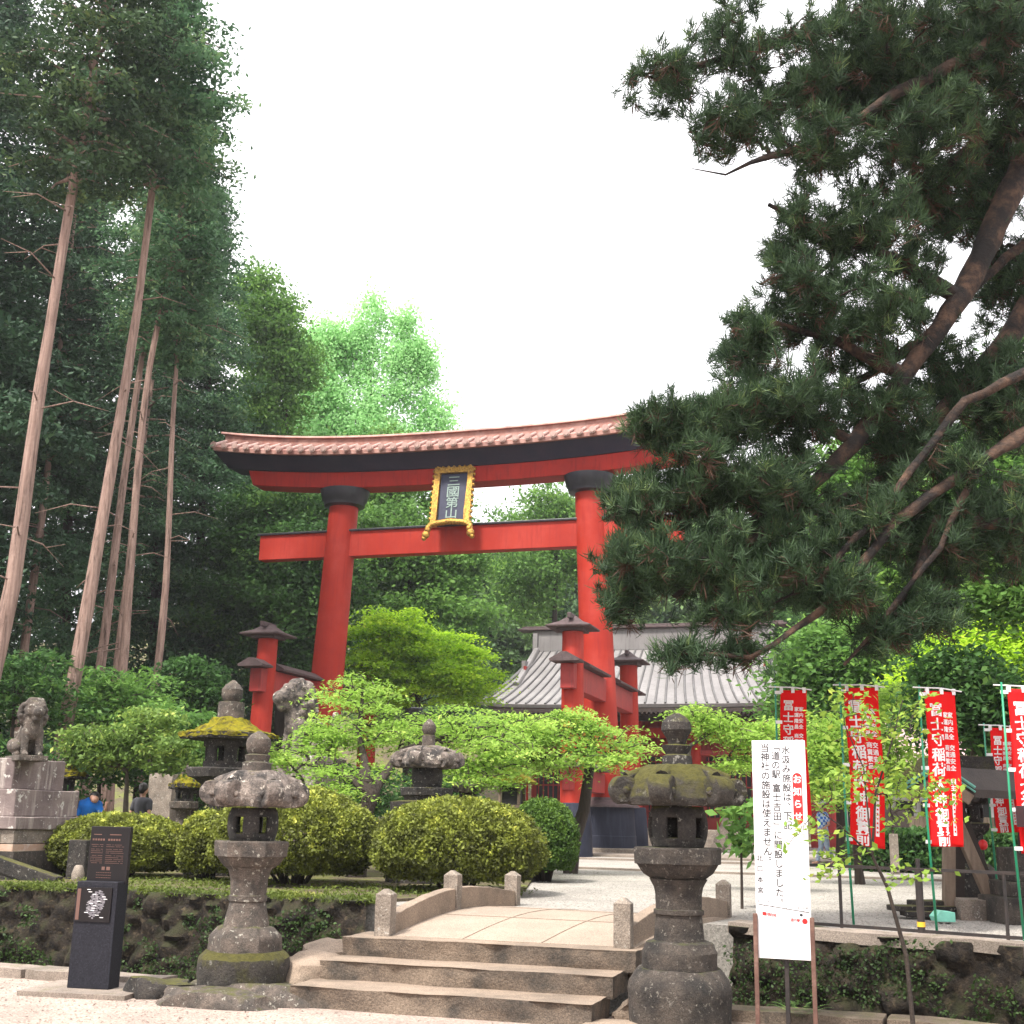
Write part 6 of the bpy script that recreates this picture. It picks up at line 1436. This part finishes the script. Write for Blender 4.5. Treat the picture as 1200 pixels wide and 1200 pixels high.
    mesh_obj('withered_sprays', npmesh('withered_sprays', V, 4, v), MT['leaf_brown'], root, world=True)
big_conifer()

# ================================================================== GROUND COVER
def cover(name, label, cat, pts_fn, n, leaf, mat, up=.5, spread=(.01, .01, .01)):
    C = pts_fn(n); V, v = leaf_quads(C, 1, spread, leaf[0], leaf[1], up=up, vc=np.array([.5+.8*noise.noise(Vector(q)*1.5) for q in C]))
    me = npmesh(name, V, 4, v); me.materials.append(MT[mat]); o = bpy.data.objects.new(name, me); COL.objects.link(o); tag(o, label, cat, kind='stuff')
def along(p0, p1, w, z, zs, off=0):
    def f(n):
        p0_ = np.array(p0); p1_ = np.array(p1); d = p1_-p0_; L_ = np.linalg.norm(d); d = d/L_; nn = np.array([-d[1], d[0]])
        t = rng.random(n)*L_; k = np.array([noise.noise(Vector((a*1.1, off, 0))) for a in t]); keep = rng.random(n) < (.55+k*1.0); t = t[keep]
        s = rng.random(len(t))*w; P = p0_+np.outer(t, d)+np.outer(s, nn); return np.column_stack([P, z+rng.random(len(t))**2*zs])
    return f
cover('grass', 'mossy grass growing along the top of the left rubble wall', 'grass', along((-9, 16.95), (-1.5, 14.8), .55, T+.02, .07), 15000, (.06, .018), 'grass', .1)
cover('grass', 'thin weeds and litter on the planting bed between the bushes', 'grass', along((-8, 18.0), (-.2, 15.6), 2.2, T+.03, .05, 3), 9000, (.06, .02), 'grass', .3)
def wallpts(p0, p1, z0, z1, out, thr, sd):
    def f(n):
        p0_ = np.array(p0); p1_ = np.array(p1); d = p1_-p0_; L_ = np.linalg.norm(d); d = d/L_; nn = np.array([d[1], -d[0]])
        t = rng.random(n)*L_; z = z0+(z1-z0)*rng.random(n)
        k = np.array([noise.noise(Vector((a*1.0+sd, b_*2.2, 4)))+.4*noise.noise(Vector((a*4+sd, b_*6, 4))) for a, b_ in zip(t, z)]); keep = k > thr; t = t[keep]; z = z[keep]
        P = p0_+np.outer(t, d)+np.outer(out+rng.random(len(t))*.05, nn); return np.column_stack([P, z])
    return f
cover('ivy', 'small ferns and ivy on the left rubble wall', 'ivy', wallpts((-9.5, 17.15), (-1.6, 14.87), -.3, T, .15, .10, 3), 12000, (.040, .026), 'ivy', .2)
cover('ivy', 'creeping ivy hanging over the right rubble wall', 'ivy', wallpts(WR[0], (6.5, 10.0), -.3, T+.02, .15, .02, 9), 9500, (.034, .022), 'ivy', .2)
# leaf litter and pebbles on the lane
n_ = 2600; P = np.column_stack([rng.uniform(-6, 6, n_), rng.uniform(8.8, 12.5, n_), np.full(n_, .006)]); P = P[P[:, 1] < 11.6-.32*P[:, 0]-.5]
V, v = leaf_quads(P, 1, (.001, .001, .001), .028, .014, up=3); me = npmesh('leaf_litter', V, 4, v); me.materials.append(MT['leaf_brown']); o = bpy.data.objects.new('leaf_litter', me); COL.objects.link(o); tag(o, 'scattered dry leaf bits on the sandy lane', 'leaf litter', kind='stuff')
def pebbles(name, label, n, fx, size, mat):
    vs = []; 
    b = MB()
    for i in range(n):
        x, y, z_ = fx(); s = size*(.5+random.random()); c = Vector((x, y, z_)); a = random.random()*PI
        ring = [c+Vector((s*math.cos(a+k*PI/2.5)*random.uniform(.7, 1.1), s*math.sin(a+k*PI/2.5)*random.uniform(.6, 1), 0)) for k in range(5)]
        b.add(ring+[c+Vector((0, 0, s*.6))], [(k, (k+1) % 5, 5) for k in range(5)])
    o = build(b, name, mat); tag(o, label, 'gravel', kind='stuff')
def fx1():
    while 1:
        x = random.uniform(-6, 5.5); y = random.uniform(8.9, 12.6)
        if y < 11.6-.33*x-.55 and not (-1.9 < x < 1.1 and y > 10.3): return x, y, 0
pebbles('pebbles', 'loose pebbles scattered over the sandy lane', 2600, fx1, .011, 'kerb')
def fx2():
    while 1:
        y = 12.5+random.random()**1.6*14; x = random.uniform(.4, 1)*0+random.uniform(-.3, .42*y)
        if y > 15.2 or (x > 2.5 and y > 13.6-.6*(x-2.2)+.3): return x, y, T
pebbles('gravel_stones', 'loose pale gravel on the terrace', 9000, fx2, .016, 'gravel')

# rocks and ledges by the lanterns
rock((-2.20, 11.72, .0), (1.30, .85, .28), 2, label='broad flat rock ledge carrying the grey lantern left of the steps', rz=-.3, mat='stone')
rock((-3.05, 11.72, -.02), (.55, .45, .30), 6, label='dark broken rock at the left end of the lantern ledge', rz=.3, mat='stone_dark')
rock((-2.42, 11.20, -.03), (.95, .40, .30), 9, label='front rock of the lantern ledge with a crack', rz=-.2, mat='stone')
rock((-1.72, 12.0, .10), (.60, .55, .42), 14, label='pinkish rock wedged between the lantern and the steps', rz=.5)
rock((-1.62, 12.5, .16), (.55, .45, .45), 17, label='pale boulder beside the top step', rz=.1)
rock((1.20, 10.25, -.06), (1.35, .75, .22), 21, label='low paving rock under the dark lantern right of the steps', rz=-.25)
rock((1.45, 10.95, .06), (.8, .5, .25), 25, label='dark rock behind the dark lantern at the bridge edge', rz=-.2, mat='stone_stepside')
# little fern under the notice board
c = Vector((2.45, 10.75, .02)); fr = thing('fern', 'small bright fern behind the notice board posts', 'fern', c)
Vs = []
for k in range(9):
    a = 2*PI*k/9+.3; l = .26
    for i in range(16):
        t = i/15; p = Vector((math.cos(a)*l*t, math.sin(a)*l*t, .30*t-.16*t*t)); w_ = .055*(1-t)+.006; s = Vector((-math.sin(a), math.cos(a), 0)); d = Vector((math.cos(a), math.sin(a), .1))*.010
        for sg in (-1, 1): Vs.append([list(p-d), list(p+s*sg*w_*.5-d*.2), list(p+s*sg*w_+d), list(p+d)])
mesh_obj('fronds', npmesh('fronds', np.array(Vs), 4, rng.random(len(Vs))), MT['leaf_mid'], fr)

# ================================================================== LIGHT AND AIR
m_, nt, out = newmat('thin_moist_air'); pv_ = nt.nodes.new('ShaderNodeVolumePrincipled'); pv_.inputs['Color'].default_value = (.93, .95, 1, 1); pv_.inputs['Density'].default_value = .0004; pv_.inputs['Anisotropy'].default_value = .2
L(nt, pv_.outputs[0], out.inputs['Volume']); MT['haze'] = m_
b = MB().box((0, 0, 35), (620, 620, 73)); b.v = [Vector((v.x, v.y, -1.5 if v.z < 0 else 70)) for v in b.v]
hzo = build(b, 'haze', 'haze'); hzo['kind'] = 'stuff'; hzo['label'] = 'thin bright haze that fades the trees beyond the gate'
SUN_EL, SUN_AZ = R(58), R(-38)     # high, from the left and slightly behind the camera
wd = bpy.data.worlds.new('World'); scene.world = wd; wd.use_nodes = True; nt = wd.node_tree; nt.nodes.clear()
out = nt.nodes.new('ShaderNodeOutputWorld'); bg = nt.nodes.new('ShaderNodeBackground'); sky = nt.nodes.new('ShaderNodeTexSky'); sky.sky_type = 'NISHITA'; sky.sun_disc = False
sky.sun_elevation = SUN_EL; sky.sun_rotation = PI+SUN_AZ*-1; sky.air_density = 1; sky.dust_density = 4
tc = nt.nodes.new('ShaderNodeTexCoord'); sx = nt.nodes.new('ShaderNodeSeparateXYZ'); L(nt, tc.outputs['Generated'], sx.inputs[0])
# high overcast veil: a nearly even white cloud layer over the blue sky, brighter overhead
mr = nt.nodes.new('ShaderNodeMapRange'); mr.inputs[1].default_value = -.05; mr.inputs[2].default_value = .9; mr.inputs[3].default_value = 9.0; mr.inputs[4].default_value = 15.0; L(nt, sx.outputs[2], mr.inputs[0])
cn = nt.nodes.new('ShaderNodeTexNoise'); cn.inputs['Scale'].default_value = 2.2; cn.inputs['Detail'].default_value = 4; L(nt, tc.outputs['Generated'], cn.inputs['Vector'])
mm = nt.nodes.new('ShaderNodeMapRange'); mm.inputs[1].default_value = .3; mm.inputs[2].default_value = .7; mm.inputs[3].default_value = .92; mm.inputs[4].default_value = 1.08; L(nt, cn.outputs[0], mm.inputs[0])
mu = nt.nodes.new('ShaderNodeMath'); mu.operation = 'MULTIPLY'; L(nt, mr.outputs[0], mu.inputs[0]); L(nt, mm.outputs[0], mu.inputs[1])
cc = nt.nodes.new('ShaderNodeCombineColor')
for i, k in enumerate((1.0, .985, 1.0)):
    q = nt.nodes.new('ShaderNodeMath'); q.operation = 'MULTIPLY'; q.inputs[1].default_value = k; L(nt, mu.outputs[0], q.inputs[0]); L(nt, q.outputs[0], cc.inputs[i])
mx = nt.nodes.new('ShaderNodeMix'); mx.data_type = 'RGBA'; mx.inputs[0].default_value = .86; L(nt, sky.outputs[0], mx.inputs[6]); L(nt, cc.outputs[0], mx.inputs[7])
L(nt, mx.outputs[2], bg.inputs[0]); bg.inputs[1].default_value = .090; L(nt, bg.outputs[0], out.inputs[0])
sl = bpy.data.lights.new('sun', 'SUN'); sl.energy = 3.4; sl.angle = R(9); sl.color = (1, .955, .88); so = bpy.data.objects.new('sun', sl); COL.objects.link(so)
# direction from which it shines: azimuth measured from -y (behind the camera) towards -x
d = Vector((math.sin(SUN_AZ)*math.cos(SUN_EL), -math.cos(SUN_AZ)*math.cos(SUN_EL), math.sin(SUN_EL)))
so.rotation_euler = d.to_track_quat('Z', 'Y').to_euler(); so.location = d*60
sky.sun_rotation = math.atan2(d.x, d.y)
vs_ = scene.view_settings; vs_.view_transform = 'Standard'; vs_.look = 'None'; vs_.exposure = 1.15; vs_.gamma = 1; vs_.use_curve_mapping = False
scene.render.engine = 'CYCLES'
scene.cycles.max_bounces = 4; scene.cycles.diffuse_bounces = 3; scene.cycles.transmission_bounces = 3; scene.cycles.volume_bounces = 0; scene.cycles.transparent_max_bounces = 4
